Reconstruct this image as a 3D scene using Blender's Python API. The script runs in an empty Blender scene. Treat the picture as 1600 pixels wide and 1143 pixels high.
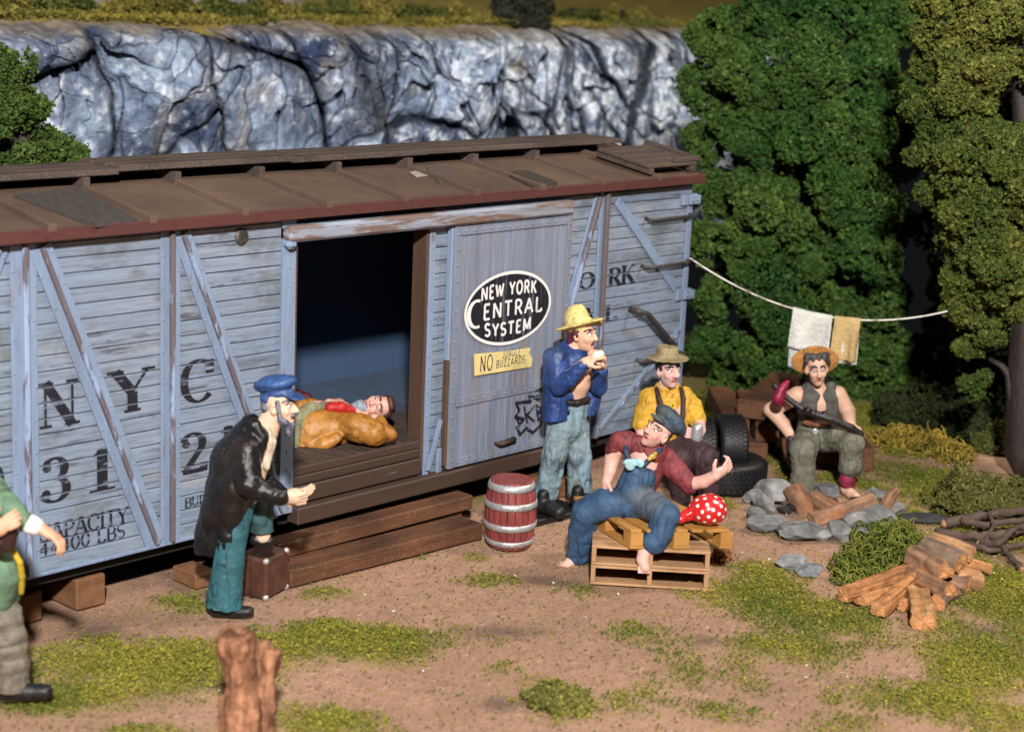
import bpy, math
import numpy as np
from mathutils import Matrix, Vector

S = bpy.context.scene
# ------------------------------------------------------------------ camera
CAM = np.array([-8.665311, -10.246122, 4.583162])
RC = np.array([[0.68220024, -0.72996355, 0.04190533],
               [-0.12885713, -0.17644613, -0.97583944],
               [0.71972125, 0.66031809, -0.2144326]])      # rows: right, down, forward
FPX, CX, CY = 2743.0, 800.0, 571.5
cd = bpy.data.cameras.new('camera'); cam = bpy.data.objects.new('camera', cd); S.collection.objects.link(cam)
m = Matrix.Identity(4)
for i in range(3):
    m[i][0] = RC[0][i]; m[i][1] = -RC[1][i]; m[i][2] = -RC[2][i]; m[i][3] = CAM[i]
cam.matrix_world = m
cd.sensor_width = 36.0; cd.lens = FPX / 1600 * 36; cd.clip_start = 0.1; cd.clip_end = 300
cd.dof.use_dof = True; cd.dof.focus_distance = 14.3; cd.dof.aperture_fstop = 0.9
S.camera = cam
# ------------------------------------------------------------------ world and lamps (two flashes over a table-top layout)
W = bpy.data.worlds.new("World"); S.world = W; W.use_nodes = True
W.node_tree.nodes['Background'].inputs[0].default_value = (0.80, 0.88, 1.0, 1)
W.node_tree.nodes['Background'].inputs[1].default_value = 0.007
def area_lamp(name, target, direction, dist, size, watts, col):
    l = bpy.data.lights.new(name, 'AREA'); l.shape = 'DISK'; l.size = size; l.energy = watts; l.color = col
    o = bpy.data.objects.new(name, l); S.collection.objects.link(o)
    d = Vector(direction).normalized()
    o.location = Vector(target) + d * dist
    o.rotation_euler = d.to_track_quat('Z', 'Y').to_euler()
    return o
area_lamp('flash_lamp', (2.0, -0.5, 1.0), (-1.02, -1.0, 0.80), 24.0, 1.1, 9800, (1.0, 0.955, 0.90))
area_lamp('room_lamp', (2.5, -1.0, 0.8), (0.62, -0.55, 1.05), 17.0, 2.0, 1650, (1.0, 0.92, 0.80))
S.view_settings.view_transform = 'Standard'; S.view_settings.look = 'None'
S.view_settings.exposure = 0.08; S.view_settings.gamma = 1.0; S.view_settings.use_curve_mapping = False
S.cycles.max_bounces = 5; S.cycles.diffuse_bounces = 3; S.cycles.glossy_bounces = 2
S.cycles.use_denoising = True

FH = np.array([RC[2][0], RC[2][1], 0.0]); FH /= np.linalg.norm(FH)     # horizontal viewing direction
RR = np.array([FH[1], -FH[0], 0.0])                                    # horizontal right
UP = np.array([0, 0, 1.0])
V = lambda *a: np.array(a, float)
def _ray(px, py): return RC.T @ np.array([px - CX, py - CY, FPX])
def at_z(px, py, z=0.0):
    d = _ray(px, py); return CAM + d * ((z - CAM[2]) / d[2])
def at_y(px, py, y=0.0):
    d = _ray(px, py); return CAM + d * ((y - CAM[1]) / d[1])
def at_base(base, px, py, d=0.0):
    """the point seen at (px, py) that stands d metres behind the upright plane through base"""
    r = _ray(px, py); b = np.asarray(base, float)
    return CAM + r * ((b - CAM) @ FH + d) / (r @ FH)
def scale_at(p): return FPX / ((np.asarray(p) - CAM) @ RC[2])
rng = np.random.default_rng(11)

# ------------------------------------------------------------------ noise
_perm = np.random.default_rng(5).permutation(4096)
def _hash(i, j, k): return _perm[(_perm[(_perm[i & 4095] + j) & 4095] + k) & 4095] / 4095.0
def vnoise(P, scale=1.0, seed=0):
    P = np.asarray(P, float) * scale + seed * 17.31
    I = np.floor(P).astype(int); f = P - I; f = f * f * (3 - 2 * f)
    r = 0
    for dx in (0, 1):
        for dy in (0, 1):
            for dz in (0, 1):
                w = (f[:, 0] if dx else 1 - f[:, 0]) * (f[:, 1] if dy else 1 - f[:, 1]) * (f[:, 2] if dz else 1 - f[:, 2])
                r = r + w * _hash(I[:, 0] + dx, I[:, 1] + dy, I[:, 2] + dz)
    return r * 2 - 1
def fbm(P, scale=1.0, oct=4, seed=0):
    P = np.asarray(P, float); r = 0; a = 1.0; t = 0
    for o in range(oct):
        r = r + a * vnoise(P, scale * 2 ** o, seed + o); t += a; a *= 0.5
    return r / t

# ------------------------------------------------------------------ mesh helpers
class MB:
    """collects polygons for ONE mesh object"""
    def __init__(s): s.v = []; s.f = []; s.c = []; s.n = 0
    def add(s, v, f, col=None):
        v = np.asarray(v, float); s.v.append(v); s.f += [tuple(int(i) + s.n for i in q) for q in f]; s.n += len(v)
        c = np.ones((len(v), 3)) if col is None else np.broadcast_to(np.asarray(col, float), (len(v), 3))
        s.c.append(c); return s
    def box(s, lo, hi, M=None, o=None, col=None, bev=0.0):
        lo = np.array(lo, float); hi = np.array(hi, float)
        if bev <= 0:
            v = [(x, y, z) for x in (lo[0], hi[0]) for y in (lo[1], hi[1]) for z in (lo[2], hi[2])]
            f = [(0, 1, 3, 2), (4, 6, 7, 5), (0, 4, 5, 1), (2, 3, 7, 6), (0, 2, 6, 4), (1, 5, 7, 3)]
        else:
            b = min(bev, 0.45 * (hi - lo).min()); v = []; idx = {}
            for sx in (0, 1):
                for sy in (0, 1):
                    for sz in (0, 1):
                        c = [(lo, hi)[t][a] for a, t in enumerate((sx, sy, sz))]
                        ins = [(b, -b)[t] for t in (sx, sy, sz)]
                        for a in range(3):
                            p = [c[q] + (0 if q == a else ins[q]) for q in range(3)]
                            idx[(sx, sy, sz, a)] = len(v); v.append(p)
            f = []
            for a in range(3):
                b1, b2 = (a + 1) % 3, (a + 2) % 3
                for t in (0, 1):
                    q = []
                    for u, w in ((0, 0), (1, 0), (1, 1), (0, 1)):
                        k = [0, 0, 0]; k[a] = t; k[b1] = u; k[b2] = w; q.append(idx[(*k, a)])
                    f.append(q if t else q[::-1])
                for u in (0, 1):
                    for w in (0, 1):
                        k0 = [0, 0, 0]; k0[b1] = u; k0[b2] = w; k1 = list(k0); k1[a] = 1
                        q = [idx[(*k0, b1)], idx[(*k1, b1)], idx[(*k1, b2)], idx[(*k0, b2)]]
                        f.append(q if (u == w) else q[::-1])
            for k in [(x, y, z) for x in (0, 1) for y in (0, 1) for z in (0, 1)]:
                q = [idx[(*k, 0)], idx[(*k, 1)], idx[(*k, 2)]]
                f.append(q if sum(k) % 2 else q[::-1])
        v = np.array(v, float)
        if M is not None: v = v @ np.asarray(M).T
        if o is not None: v = v + np.asarray(o)
        return s.add(v, f, col)
    def tube(s, pts, rad, n=10, col=None, cap=True, jit=0.0, squash=None):
        pts = np.array(pts, float); k = len(pts); rad = np.broadcast_to(np.asarray(rad, float), (k,))
        t = np.gradient(pts, axis=0); t /= np.linalg.norm(t, axis=1)[:, None] + 1e-9
        ref = V(0, 0, 1) if abs(t[0][2]) < 0.9 else V(1, 0, 0)
        vs = []; u = np.cross(ref, t[0]); u /= np.linalg.norm(u)
        for i in range(k):
            u = u - t[i] * (u @ t[i]); u /= np.linalg.norm(u); w = np.cross(t[i], u)
            a = np.arange(n) / n * 2 * np.pi
            r = rad[i] * (1 + jit * rng.uniform(-1, 1, n))
            vs.append(pts[i] + (np.cos(a) * r)[:, None] * u + (np.sin(a) * r * (squash or 1))[:, None] * w)
        v = np.concatenate(vs); f = []
        for i in range(k - 1):
            for j in range(n):
                f.append((i * n + j, i * n + (j + 1) % n, (i + 1) * n + (j + 1) % n, (i + 1) * n + j))
        if cap: f.append(tuple(range(n))[::-1]); f.append(tuple((k - 1) * n + j for j in range(n)))
        return s.add(v, f, col)
    def lathe(s, prof, n=32, M=None, o=None, col=None):
        prof = np.array(prof, float); a = np.arange(n) / n * 2 * np.pi; k = len(prof)
        v = np.array([(r * math.cos(t), r * math.sin(t), z) for r, z in prof for t in a])
        f = [(i * n + j, i * n + (j + 1) % n, (i + 1) * n + (j + 1) % n, (i + 1) * n + j) for i in range(k - 1) for j in range(n)]
        if prof[0][0] > 1e-6: f.append(tuple(range(n))[::-1])
        if prof[-1][0] > 1e-6: f.append(tuple((k - 1) * n + j for j in range(n)))
        if M is not None: v = v @ np.asarray(M).T
        if o is not None: v = v + np.asarray(o)
        return s.add(v, f, col)
    def ball(s, c, r, n=10, m=6, col=None, M=None):
        th = np.linspace(0, np.pi, m + 1); r = np.broadcast_to(np.asarray(r, float), (3,))
        v = [(0, 0, 1)] + [(math.sin(t) * math.cos(a), math.sin(t) * math.sin(a), math.cos(t)) for t in th[1:-1] for a in np.arange(n) / n * 2 * np.pi] + [(0, 0, -1)]
        f = [(0, 1 + j, 1 + (j + 1) % n) for j in range(n)]
        for i in range(m - 2):
            f += [(1 + i * n + j, 1 + (i + 1) * n + j, 1 + (i + 1) * n + (j + 1) % n, 1 + i * n + (j + 1) % n) for j in range(n)]
        L = len(v) - 1; b = 1 + (m - 2) * n
        f += [(L, b + (j + 1) % n, b + j) for j in range(n)]
        v = np.array(v) * r
        if M is not None: v = v @ np.asarray(M).T
        return s.add(v + np.asarray(c), f, col)
    def arrays(s): return np.concatenate(s.v), s.f, np.concatenate(s.c)
    def build(s, name, mat, parent=None, loc=None, smooth=False):
        v, f, c = s.arrays(); return mesh_obj(name, v, f, mat, parent, loc, c, smooth)

def wloc(o):
    p = V(0, 0, 0)
    while o is not None: p = p + np.array(o.location); o = o.parent
    return p
def mesh_obj(name, v, f, mat, parent=None, loc=None, col=None, smooth=False):
    """v in world coordinates; the origin goes to loc (or the parent's origin)"""
    v = np.asarray(v, float)
    pw = wloc(parent) if parent is not None else V(0, 0, 0)
    if loc is None:
        loc = pw if parent is not None else V((v[:, 0].min() + v[:, 0].max()) / 2, (v[:, 1].min() + v[:, 1].max()) / 2, v[:, 2].min())
    loc = np.asarray(loc, float)
    me = bpy.data.meshes.new(name); vv = (v - loc).astype(np.float32)
    fa = f if isinstance(f, np.ndarray) else None
    me.vertices.add(len(vv)); me.vertices.foreach_set('co', vv.ravel())
    if fa is not None:
        k = fa.shape[1]; me.loops.add(fa.size); me.loops.foreach_set('vertex_index', fa.astype(np.int32).ravel())
        me.polygons.add(len(fa)); me.polygons.foreach_set('loop_start', np.arange(0, fa.size, k, dtype=np.int32))
    else:
        flat = np.fromiter((i for q in f for i in q), np.int32); ln = np.array([len(q) for q in f]); st = np.concatenate([[0], np.cumsum(ln)[:-1]])
        me.loops.add(len(flat)); me.loops.foreach_set('vertex_index', flat)
        me.polygons.add(len(f)); me.polygons.foreach_set('loop_start', st.astype(np.int32))
    me.update(calc_edges=True); me.validate()
    if col is not None:
        a = me.color_attributes.new('Col', 'FLOAT_COLOR', 'POINT'); c4 = np.ones((len(vv), 4), np.float32); c4[:, :3] = col
        a.data.foreach_set('color', c4.ravel())
    me.polygons.foreach_set('use_smooth', np.full(len(me.polygons), bool(smooth)))
    me.materials.append(mat)
    o = bpy.data.objects.new(name, me); S.collection.objects.link(o)
    o.location = loc - pw
    if parent is not None: o.parent = parent
    return o
def tag(o, label=None, cat=None, group=None, kind=None):
    if label: o['label'] = label
    if cat: o['category'] = cat
    if group: o['group'] = group
    if kind: o['kind'] = kind
    return o
def empty(name, loc, label, cat, group=None):
    o = bpy.data.objects.new(name, None); S.collection.objects.link(o); o.location = loc; o.empty_display_size = 0.1
    return tag(o, label, cat, group)
def copy_tree(o, loc, rotz=0.0):
    c = o.copy(); S.collection.objects.link(c); c.location = loc; c.rotation_euler = (0, 0, rotz)
    for ch in list(o.children):
        d = ch.copy(); S.collection.objects.link(d); d.parent = c
        for g in list(ch.children):
            e = g.copy(); S.collection.objects.link(e); e.parent = d
    return c

# ------------------------------------------------------------------ materials
class NT:
    def __init__(s, name):
        s.m = bpy.data.materials.new(name); s.m.use_nodes = True; s.t = s.m.node_tree
        s.b = s.t.nodes['Principled BSDF']
    def n(s, typ, **kw):
        o = s.t.nodes.new(typ)
        for k, v in kw.items(): setattr(o, k, v)
        return o
    def l(s, a, b): s.t.links.new(a, b)
    def coords(s, scale=(1, 1, 1)):
        tc = s.n('ShaderNodeTexCoord'); mp = s.n('ShaderNodeMapping'); mp.inputs['Scale'].default_value = scale
        s.l(tc.outputs['Object'], mp.inputs[0]); return mp.outputs[0]
    def noise(s, scale, stretch=(1, 1, 1), detail=5, rough=0.6):
        t = s.n('ShaderNodeTexNoise'); t.inputs['Scale'].default_value = scale; t.inputs['Detail'].default_value = detail; t.inputs['Roughness'].default_value = rough
        s.l(s.coords(stretch), t.inputs['Vector']); return t.outputs[0]
    def ramp(s, fac, stops):
        r = s.n('ShaderNodeValToRGB'); e = r.color_ramp.elements
        while len(e) < len(stops): e.new(0.5)
        for i, (p, c) in enumerate(stops):
            e[i].position = p; e[i].color = (*c, 1) if len(c) == 3 else c
        s.l(fac, r.inputs[0]); return r.outputs[0]
    def mix(s, fac, a, b, mode='MIX'):
        x = s.n('ShaderNodeMix', data_type='RGBA', blend_type=mode)
        for v, k in ((fac, 0), (a, 6), (b, 7)):
            if hasattr(v, 'links'): s.l(v, x.inputs[k])
            elif k == 0: x.inputs[0].default_value = v
            else: x.inputs[k].default_value = (*v, 1)
        return x.outputs[2]
    def bump(s, h, strength=0.4, dist=0.01):
        b = s.n('ShaderNodeBump'); b.inputs['Strength'].default_value = strength; b.inputs['Distance'].default_value = dist
        s.l(h, b.inputs['Height']); s.l(b.outputs[0], s.b.inputs['Normal'])
    def out(s, col, rough=0.6, spec=0.4, metal=0.0):
        if hasattr(col, 'links'): s.l(col, s.b.inputs['Base Color'])
        else: s.b.inputs['Base Color'].default_value = (*col, 1)
        s.b.inputs['Roughness'].default_value = rough; s.b.inputs['Specular IOR Level'].default_value = spec; s.b.inputs['Metallic'].default_value = metal
        return s.m
    def attr(s):
        a = s.n('ShaderNodeAttribute'); a.attribute_name = 'Col'; return a.outputs[0]
K = lambda v: (v, v, v)
def m_attr(name, rough=0.6, spec=0.35, nscale=14, lo=0.8, hi=1.15, bump=0.25, bscale=60, bdist=0.004, stretch=(1, 1, 1)):
    """vertex colour broken up by noise, with a fine bump"""
    t = NT(name); c = t.mix(1.0, t.attr(), t.ramp(t.noise(nscale, stretch), [(0.3, K(lo)), (0.7, K(hi))]), 'MULTIPLY')
    t.bump(t.noise(bscale, stretch), bump, bdist); return t.out(c, rough, spec)
def m_paint(name, base, dark, wear, stretch, wear_amt=0.62, rough=0.6, fine=30):
    """weathered model paint: streaks along the boards, worn patches showing another colour"""
    t = NT(name)
    c = t.mix(t.ramp(t.noise(2.2, stretch, 6, 0.65), [(0.35, K(0)), (0.72, K(1))]), base, dark)
    c = t.mix(t.ramp(t.noise(5.0, [x * 1.3 for x in stretch], 8, 0.7), [(wear_amt, K(0)), (wear_amt + 0.06, K(0.85))]), c, wear)
    c = t.mix(t.ramp(t.noise(fine, stretch, 4, 0.7), [(0.3, K(0.45)), (0.5, K(0))]), c, [x * 0.45 for x in base])
    t.bump(t.noise(18, stretch, 6, 0.7), 0.35, 0.006); return t.out(c, rough, 0.35)
def m_wood(name, a, b, stretch, rough=0.75, scale=6, fleck=None):
    t = NT(name); c = t.mix(t.ramp(t.noise(scale, stretch, 7, 0.7), [(0.3, K(0)), (0.7, K(1))]), a, b)
    c = t.mix(t.ramp(t.noise(1.6, (1, 1, 1), 4), [(0.45, K(0)), (0.75, K(0.55))]), c, [x * 0.4 for x in a])
    if fleck: c = t.mix(t.ramp(t.noise(120, (1, 1, 1), 2, 0.5), [(0.66, K(0)), (0.70, K(0.9))]), c, fleck)
    t.bump(t.noise(scale * 3, stretch, 6, 0.7), 0.5, 0.008); return t.out(c, rough, 0.25)

def crumbs(pos, size, cols, nq=2, flat=0.0, seed=1):
    """arrays of small bent faces, nq per crumb, for foam foliage and turf"""
    r = np.random.default_rng(seed); n = len(pos)
    P = np.repeat(pos, nq, 0); s = np.repeat(size, nq); C = np.repeat(cols, nq, 0)
    u = r.normal(size=(n * nq, 3)); u /= np.linalg.norm(u, axis=1)[:, None]
    w = r.normal(size=(n * nq, 3)); 
    w -= u * (w * u).sum(1)[:, None]; w /= np.linalg.norm(w, axis=1)[:, None]
    P = P + r.normal(size=P.shape) * (s * 0.3)[:, None]
    a, b = s * r.uniform(0.5, 1.1, n * nq), s * r.uniform(0.35, 0.8, n * nq)
    nn = np.cross(u, w) * (s * r.uniform(-0.4, 0.4, n * nq))[:, None]
    A = u * a[:, None]; B = w * b[:, None]
    v = np.stack([P - A * r.uniform(.6, 1, n * nq)[:, None] - B * 0.4 + nn, P + A * 0.25 - B, P + A + B * 0.3 + nn, P - A * 0.2 + B], 1).reshape(-1, 3)
    c = np.repeat(C * r.uniform(0.8, 1.2, (n * nq, 1)), 4, 0)
    f = np.arange(n * nq * 4).reshape(-1, 4)
    return v, f, c

# ------------------------------------------------------------------ signed-distance sculpting
class Sculpt:
    def __init__(s): s.ops = []
    def cap(s, a, b, ra, rb=None, k=0.03, flat=None): s.ops.append(('c', V(*a), V(*b), ra, ra if rb is None else rb, k)); return s
    def chain(s, pts, rads, k=0.03):
        for i in range(len(pts) - 1): s.cap(pts[i], pts[i + 1], rads[i], rads[i + 1], k)
        return s
    def ell(s, c, r, axes=None, k=0.03, sub=False):
        s.ops.append(('e' if not sub else 'E', V(*c), np.broadcast_to(np.asarray(r, float), (3,)).copy(), np.eye(3) if axes is None else np.asarray(axes, float), k)); return s
    def carve(s, a, b, ra, rb=None, k=0.02): s.ops.append(('C', V(*a), V(*b), ra, ra if rb is None else rb, k)); return s
    def keep(s, p, n): s.ops.append(('h', V(*p), V(*n) / np.linalg.norm(n))); return s       # keeps the side opposite to n
    def mesh(s, h, disp=None):
        lo, hi = np.full(3, 1e9), np.full(3, -1e9)
        for o in s.ops:
            if o[0] == 'c':
                r = max(o[3], o[4]); lo = np.minimum(lo, np.minimum(o[1], o[2]) - r); hi = np.maximum(hi, np.maximum(o[1], o[2]) + r)
            elif o[0] == 'e': r = o[2].max(); lo = np.minimum(lo, o[1] - r); hi = np.maximum(hi, o[1] + r)
        lo -= 3 * h; hi += 3 * h; n = np.ceil((hi - lo) / h).astype(int) + 1
        D = np.full(n, 0.2, np.float32)
        ax = [lo[i] + np.arange(n[i]) * h for i in range(3)]
        for o in s.ops:
            if o[0] == 'h':
                g = ((ax[0] - o[1][0]) * o[2][0])[:, None, None] + ((ax[1] - o[1][1]) * o[2][1])[None, :, None] + ((ax[2] - o[1][2]) * o[2][2])[None, None, :]
                D = np.maximum(D, g); continue
            if o[0] in 'cC':
                r = max(o[3], o[4]); a, b = np.minimum(o[1], o[2]) - r, np.maximum(o[1], o[2]) + r
            else: r = o[2].max(); a, b = o[1] - r, o[1] + r
            pad = o[-1] + 3 * h
            i0 = np.maximum(np.floor((a - pad - lo) / h).astype(int), 0); i1 = np.minimum(np.ceil((b + pad - lo) / h).astype(int) + 1, n)
            if (i1 <= i0).any(): continue
            sl = tuple(slice(i0[q], i1[q]) for q in range(3))
            G = np.stack(np.meshgrid(*[ax[q][sl[q]] for q in range(3)], indexing='ij'), -1)
            if o[0] in 'cC':
                ab = o[2] - o[1]; t = np.clip(((G - o[1]) @ ab) / max(ab @ ab, 1e-9), 0, 1)
                d = np.linalg.norm(G - o[1] - t[..., None] * ab, axis=-1) - (o[3] + t * (o[4] - o[3]))
            else:
                q = (G - o[1]) @ o[3].T; k0 = np.linalg.norm(q / o[2], axis=-1); k1 = np.linalg.norm(q / o[2] ** 2, axis=-1) + 1e-9; d = k0 * (k0 - 1) / k1
            k = o[-1]; cur = D[sl]
            if o[0] in 'ce':
                hh = np.clip(0.5 + 0.5 * (cur - d) / k, 0, 1); D[sl] = cur * (1 - hh) + d * hh - k * hh * (1 - hh)
            else:
                d = -d; hh = np.clip(0.5 - 0.5 * (cur - d) / k, 0, 1); D[sl] = cur * (1 - hh) + d * hh + k * hh * (1 - hh)
        v, f = surface_net(D, lo, h)
        if disp is not None:
            nrm = vnormals(v, f); v = v + nrm * disp(v)[:, None]
        return v, f
def vnormals(v, f):
    a, b, c, d = (v[f[:, i]] for i in range(4)); fn = np.cross(c - a, d - b); n = np.zeros_like(v)
    for i in range(4): np.add.at(n, f[:, i], fn)
    return n / (np.linalg.norm(n, axis=1)[:, None] + 1e-12)
def surface_net(D, lo, h):
    Sg = D < 0; n = np.array(D.shape)
    cs = [(x, y, z) for x in (0, 1) for y in (0, 1) for z in (0, 1)]
    sub = lambda A, c: A[c[0]:n[0] - 1 + c[0], c[1]:n[1] - 1 + c[1], c[2]:n[2] - 1 + c[2]]
    cnt = sum(sub(Sg, c).astype(np.int8) for c in cs); act = (cnt > 0) & (cnt < 8)
    I = np.argwhere(act); idx = np.full(act.shape, -1, int); idx[act] = np.arange(len(I))
    val = {c: D[I[:, 0] + c[0], I[:, 1] + c[1], I[:, 2] + c[2]] for c in cs}
    acc = np.zeros((len(I), 3)); w = np.zeros(len(I))
    for c in cs:
        for a in range(3):
            if c[a] == 0:
                e = list(c); e[a] = 1; e = tuple(e); A, B = val[c], val[e]; m_ = (A < 0) != (B < 0)
                t = np.where(m_, A / np.where(m_, A - B, 1), 0); p = np.broadcast_to(np.array(c, float), (len(I), 3)).copy(); p[:, a] = t
                acc[m_] += p[m_]; w[m_] += 1
    v = lo + (I + acc / w[:, None]) * h; F = []
    for a in range(3):
        b, c = (a + 1) % 3, (a + 2) % 3
        s0 = [slice(None)] * 3; s1 = [slice(None)] * 3; s0[a] = slice(0, -1); s1[a] = slice(1, None)
        A, B = Sg[tuple(s0)], Sg[tuple(s1)]; E = np.argwhere(A != B)
        E = E[(E[:, b] > 0) & (E[:, c] > 0) & (E[:, b] < n[b] - 1) & (E[:, c] < n[c] - 1)]
        ins = A[E[:, 0], E[:, 1], E[:, 2]]
        def cell(db, dc):
            q = E.copy(); q[:, b] += db; q[:, c] += dc; return idx[q[:, 0], q[:, 1], q[:, 2]]
        q = np.stack([cell(-1, -1), cell(0, -1), cell(0, 0), cell(-1, 0)], 1); q[~ins] = q[~ins][:, ::-1]; F.append(q)
    f = np.concatenate(F); return v, f[(f >= 0).all(1)]
def sculpt_obj(sc, name, h, mat, parent=None, loc=None, col=(1, 1, 1), disp=None, paint=None):
    v, f = sc.mesh(h, disp); c = np.broadcast_to(np.asarray(col, float), (len(v), 3)).copy()
    if paint: c = paint(v, c)
    return mesh_obj(name, v, f, mat, parent, loc, c, True)
# ================================================================== BOXCAR
def m_plank(name):
    t = NT(name); st = (0.22, 1, 2.6)
    c = t.mix(t.ramp(t.noise(1.1, (.5, 1, 1), 4, .6), [(.35, K(0)), (.7, K(1))]), (0.225, 0.268, 0.342), (0.178, 0.230, 0.330))
    c = t.mix(t.ramp(t.noise(2.6, st, 7, .7), [(.50, K(0)), (.74, K(.75))]), c, (0.135, 0.160, 0.205))
    c = t.mix(t.ramp(t.noise(1.7, (.6, 1, 2.2), 6, .7), [(.56, K(0)), (.72, K(.6))]), c, (0.33, 0.30, 0.235))
    c = t.mix(t.ramp(t.noise(1.9, (.9, 1, 1.7), 5, .7), [(.52, K(0)), (.66, K(.75))]), c, (0.105, 0.125, 0.120))
    c = t.mix(t.ramp(t.noise(5.0, (.28, 1, 3.4), 8, .75), [(.565, K(0)), (.64, K(.85))]), c, (0.05, 0.05, 0.055))
    c = t.mix(t.ramp(t.noise(26, (.12, 1, 3), 5, .75), [(.36, K(.7)), (.52, K(0))]), c, (0.10, 0.12, 0.165))
    t.bump(t.noise(20, (.12, 1, 3), 6, .75), .45, .006); return t.out(c, .6, .35)
M_plank = m_plank('pale_blue_side_paint')
M_batten = m_paint('pale_blue_trim_paint', (0.20, 0.27, 0.40), (0.16, 0.205, 0.29), (0.17, 0.10, 0.065), (2.2, 2.2, 0.22), 0.60)
M_rib = m_paint('worn_rib_paint', (0.27, 0.35, 0.53), (0.22, 0.27, 0.37), (0.085, 0.046, 0.030), (1.0, 1.0, 0.2), 0.435)
M_door = m_paint('blue_grey_door_paint', (0.205, 0.235, 0.315), (0.115, 0.132, 0.18), (0.22, 0.165, 0.135), (3.2, 1, 0.16), 0.555, fine=34)
M_brown = m_paint('worn_brown_paint', (0.062, 0.036, 0.027), (0.045, 0.028, 0.022), (0.30, 0.34, 0.42), (0.3, 1, 3), 0.66)
M_brownv = m_paint('worn_brown_post_paint', (0.090, 0.052, 0.035), (0.06, 0.036, 0.026), (0.30, 0.34, 0.44), (3, 2, 0.35), 0.64)
M_lintel = m_paint('peeling_lintel_paint', (0.27, 0.31, 0.40), (0.17, 0.155, 0.16), (0.135, 0.070, 0.038), (0.22, 1, 2.2), 0.48)
M_redroof = m_paint('oxide_red_paint', (0.085, 0.027, 0.023), (0.065, 0.026, 0.023), (0.13, 0.07, 0.05), (0.5, 1, 1), 0.62)
M_iron = m_paint('dark_iron', (0.035, 0.032, 0.034), (0.05, 0.042, 0.04), (0.16, 0.11, 0.08), (1, 1, 1), 0.58, 0.5)
M_black = NT('dark_underframe').out((0.012, 0.011, 0.010), 0.8)
t = NT('dusty_roof'); c = t.mix(t.ramp(t.noise(1.3, (1, 1, 1), 6, 0.65), [(0.35, K(0)), (0.7, K(1))]), (0.082, 0.053, 0.040), (0.135, 0.090, 0.064))
c = t.mix(t.ramp(t.noise(9, (1, 1, 1), 6, 0.75), [(0.55, K(0)), (0.75, K(0.55))]), c, (0.085, 0.052, 0.042))
c = t.mix(t.ramp(t.noise(75, (1, 1, 1), 2), [(0.75, K(0)), (0.78, K(1))]), c, (0.6, 0.55, 0.5))
t.bump(t.noise(50, (1, 1, 1), 4), 0.3, 0.004); M_roof = t.out(c, 0.8, 0.2)
M_walk = m_wood('weathered_walk_board', (0.050, 0.038, 0.034), (0.105, 0.075, 0.062), (0.25, 2, 2), 0.8, 5, (0.3, 0.26, 0.22))
M_patch = m_attr('roof_felt', 0.85, 0.2, 20, 0.7, 1.2, 0.5, 60, 0.006)
t = NT('blue_grey_floor'); tc = t.n('ShaderNodeTexCoord'); sx_ = t.n('ShaderNodeSeparateXYZ'); t.l(tc.outputs['Object'], sx_.inputs[0]); ad = t.n('ShaderNodeMath', operation='ADD'); t.l(sx_.outputs[1], ad.inputs[0]); sc_ = t.n('ShaderNodeMath', operation='MULTIPLY'); sc_.inputs[1].default_value = .9; t.l(t.noise(3.5, (1, .35, 1), 6, .7), sc_.inputs[0]); t.l(sc_.outputs[0], ad.inputs[1])
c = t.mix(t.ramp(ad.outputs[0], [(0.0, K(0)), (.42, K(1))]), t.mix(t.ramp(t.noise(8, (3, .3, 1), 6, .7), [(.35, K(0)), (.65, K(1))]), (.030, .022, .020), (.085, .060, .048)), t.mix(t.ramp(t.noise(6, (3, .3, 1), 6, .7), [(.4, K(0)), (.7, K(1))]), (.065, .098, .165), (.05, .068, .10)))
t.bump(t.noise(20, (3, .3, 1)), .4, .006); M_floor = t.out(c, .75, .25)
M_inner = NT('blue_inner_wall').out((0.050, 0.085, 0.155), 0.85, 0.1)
t = NT('black_stencil_paint'); sx_ = t.n('ShaderNodeSeparateXYZ'); t.l(t.coords(), sx_.inputs[0])
def _mth(op, a, b=0.0):
    q = t.n('ShaderNodeMath', operation=op); t.l(a, q.inputs[0]); q.inputs[1].default_value = b; return q.outputs[0]
gap_ = _mth('GREATER_THAN', _mth('ABSOLUTE', _mth('SUBTRACT', _mth('FRACT', _mth('DIVIDE', _mth('SUBTRACT', sx_.outputs[2], .40), .1105)), .5)), .470)
wear = t.mix(gap_, t.ramp(t.noise(9, (0.35, 1, 2.2), 7, 0.7), [(0.545, K(0)), (0.66, K(0.8))]), K(.55))
M_letter = t.out(t.mix(wear, (0.012, 0.012, 0.018), (0.25, 0.30, 0.42)), 0.6, 0.3)
t = NT('worn_black_emblem'); wear = t.ramp(t.noise(8, (3.5, 1, 0.25), 7, 0.7), [(0.56, K(0)), (0.68, K(0.7))])
M_emblem = t.out(t.mix(wear, (0.010, 0.011, 0.018), (0.20, 0.22, 0.27)), 0.6, 0.3)
t = NT('worn_white_lettering'); wear = t.ramp(t.noise(9, (3.5, 1, 0.3), 7, 0.7), [(0.58, K(0)), (0.68, K(0.8))])
M_white = t.out(t.mix(wear, (0.66, 0.66, 0.66), (0.12, 0.13, 0.16)), 0.6, 0.3)
M_note = m_attr('yellowed_paper', 0.8, 0.2, 8, 0.85, 1.1, 0.3, 30, 0.006)

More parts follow.
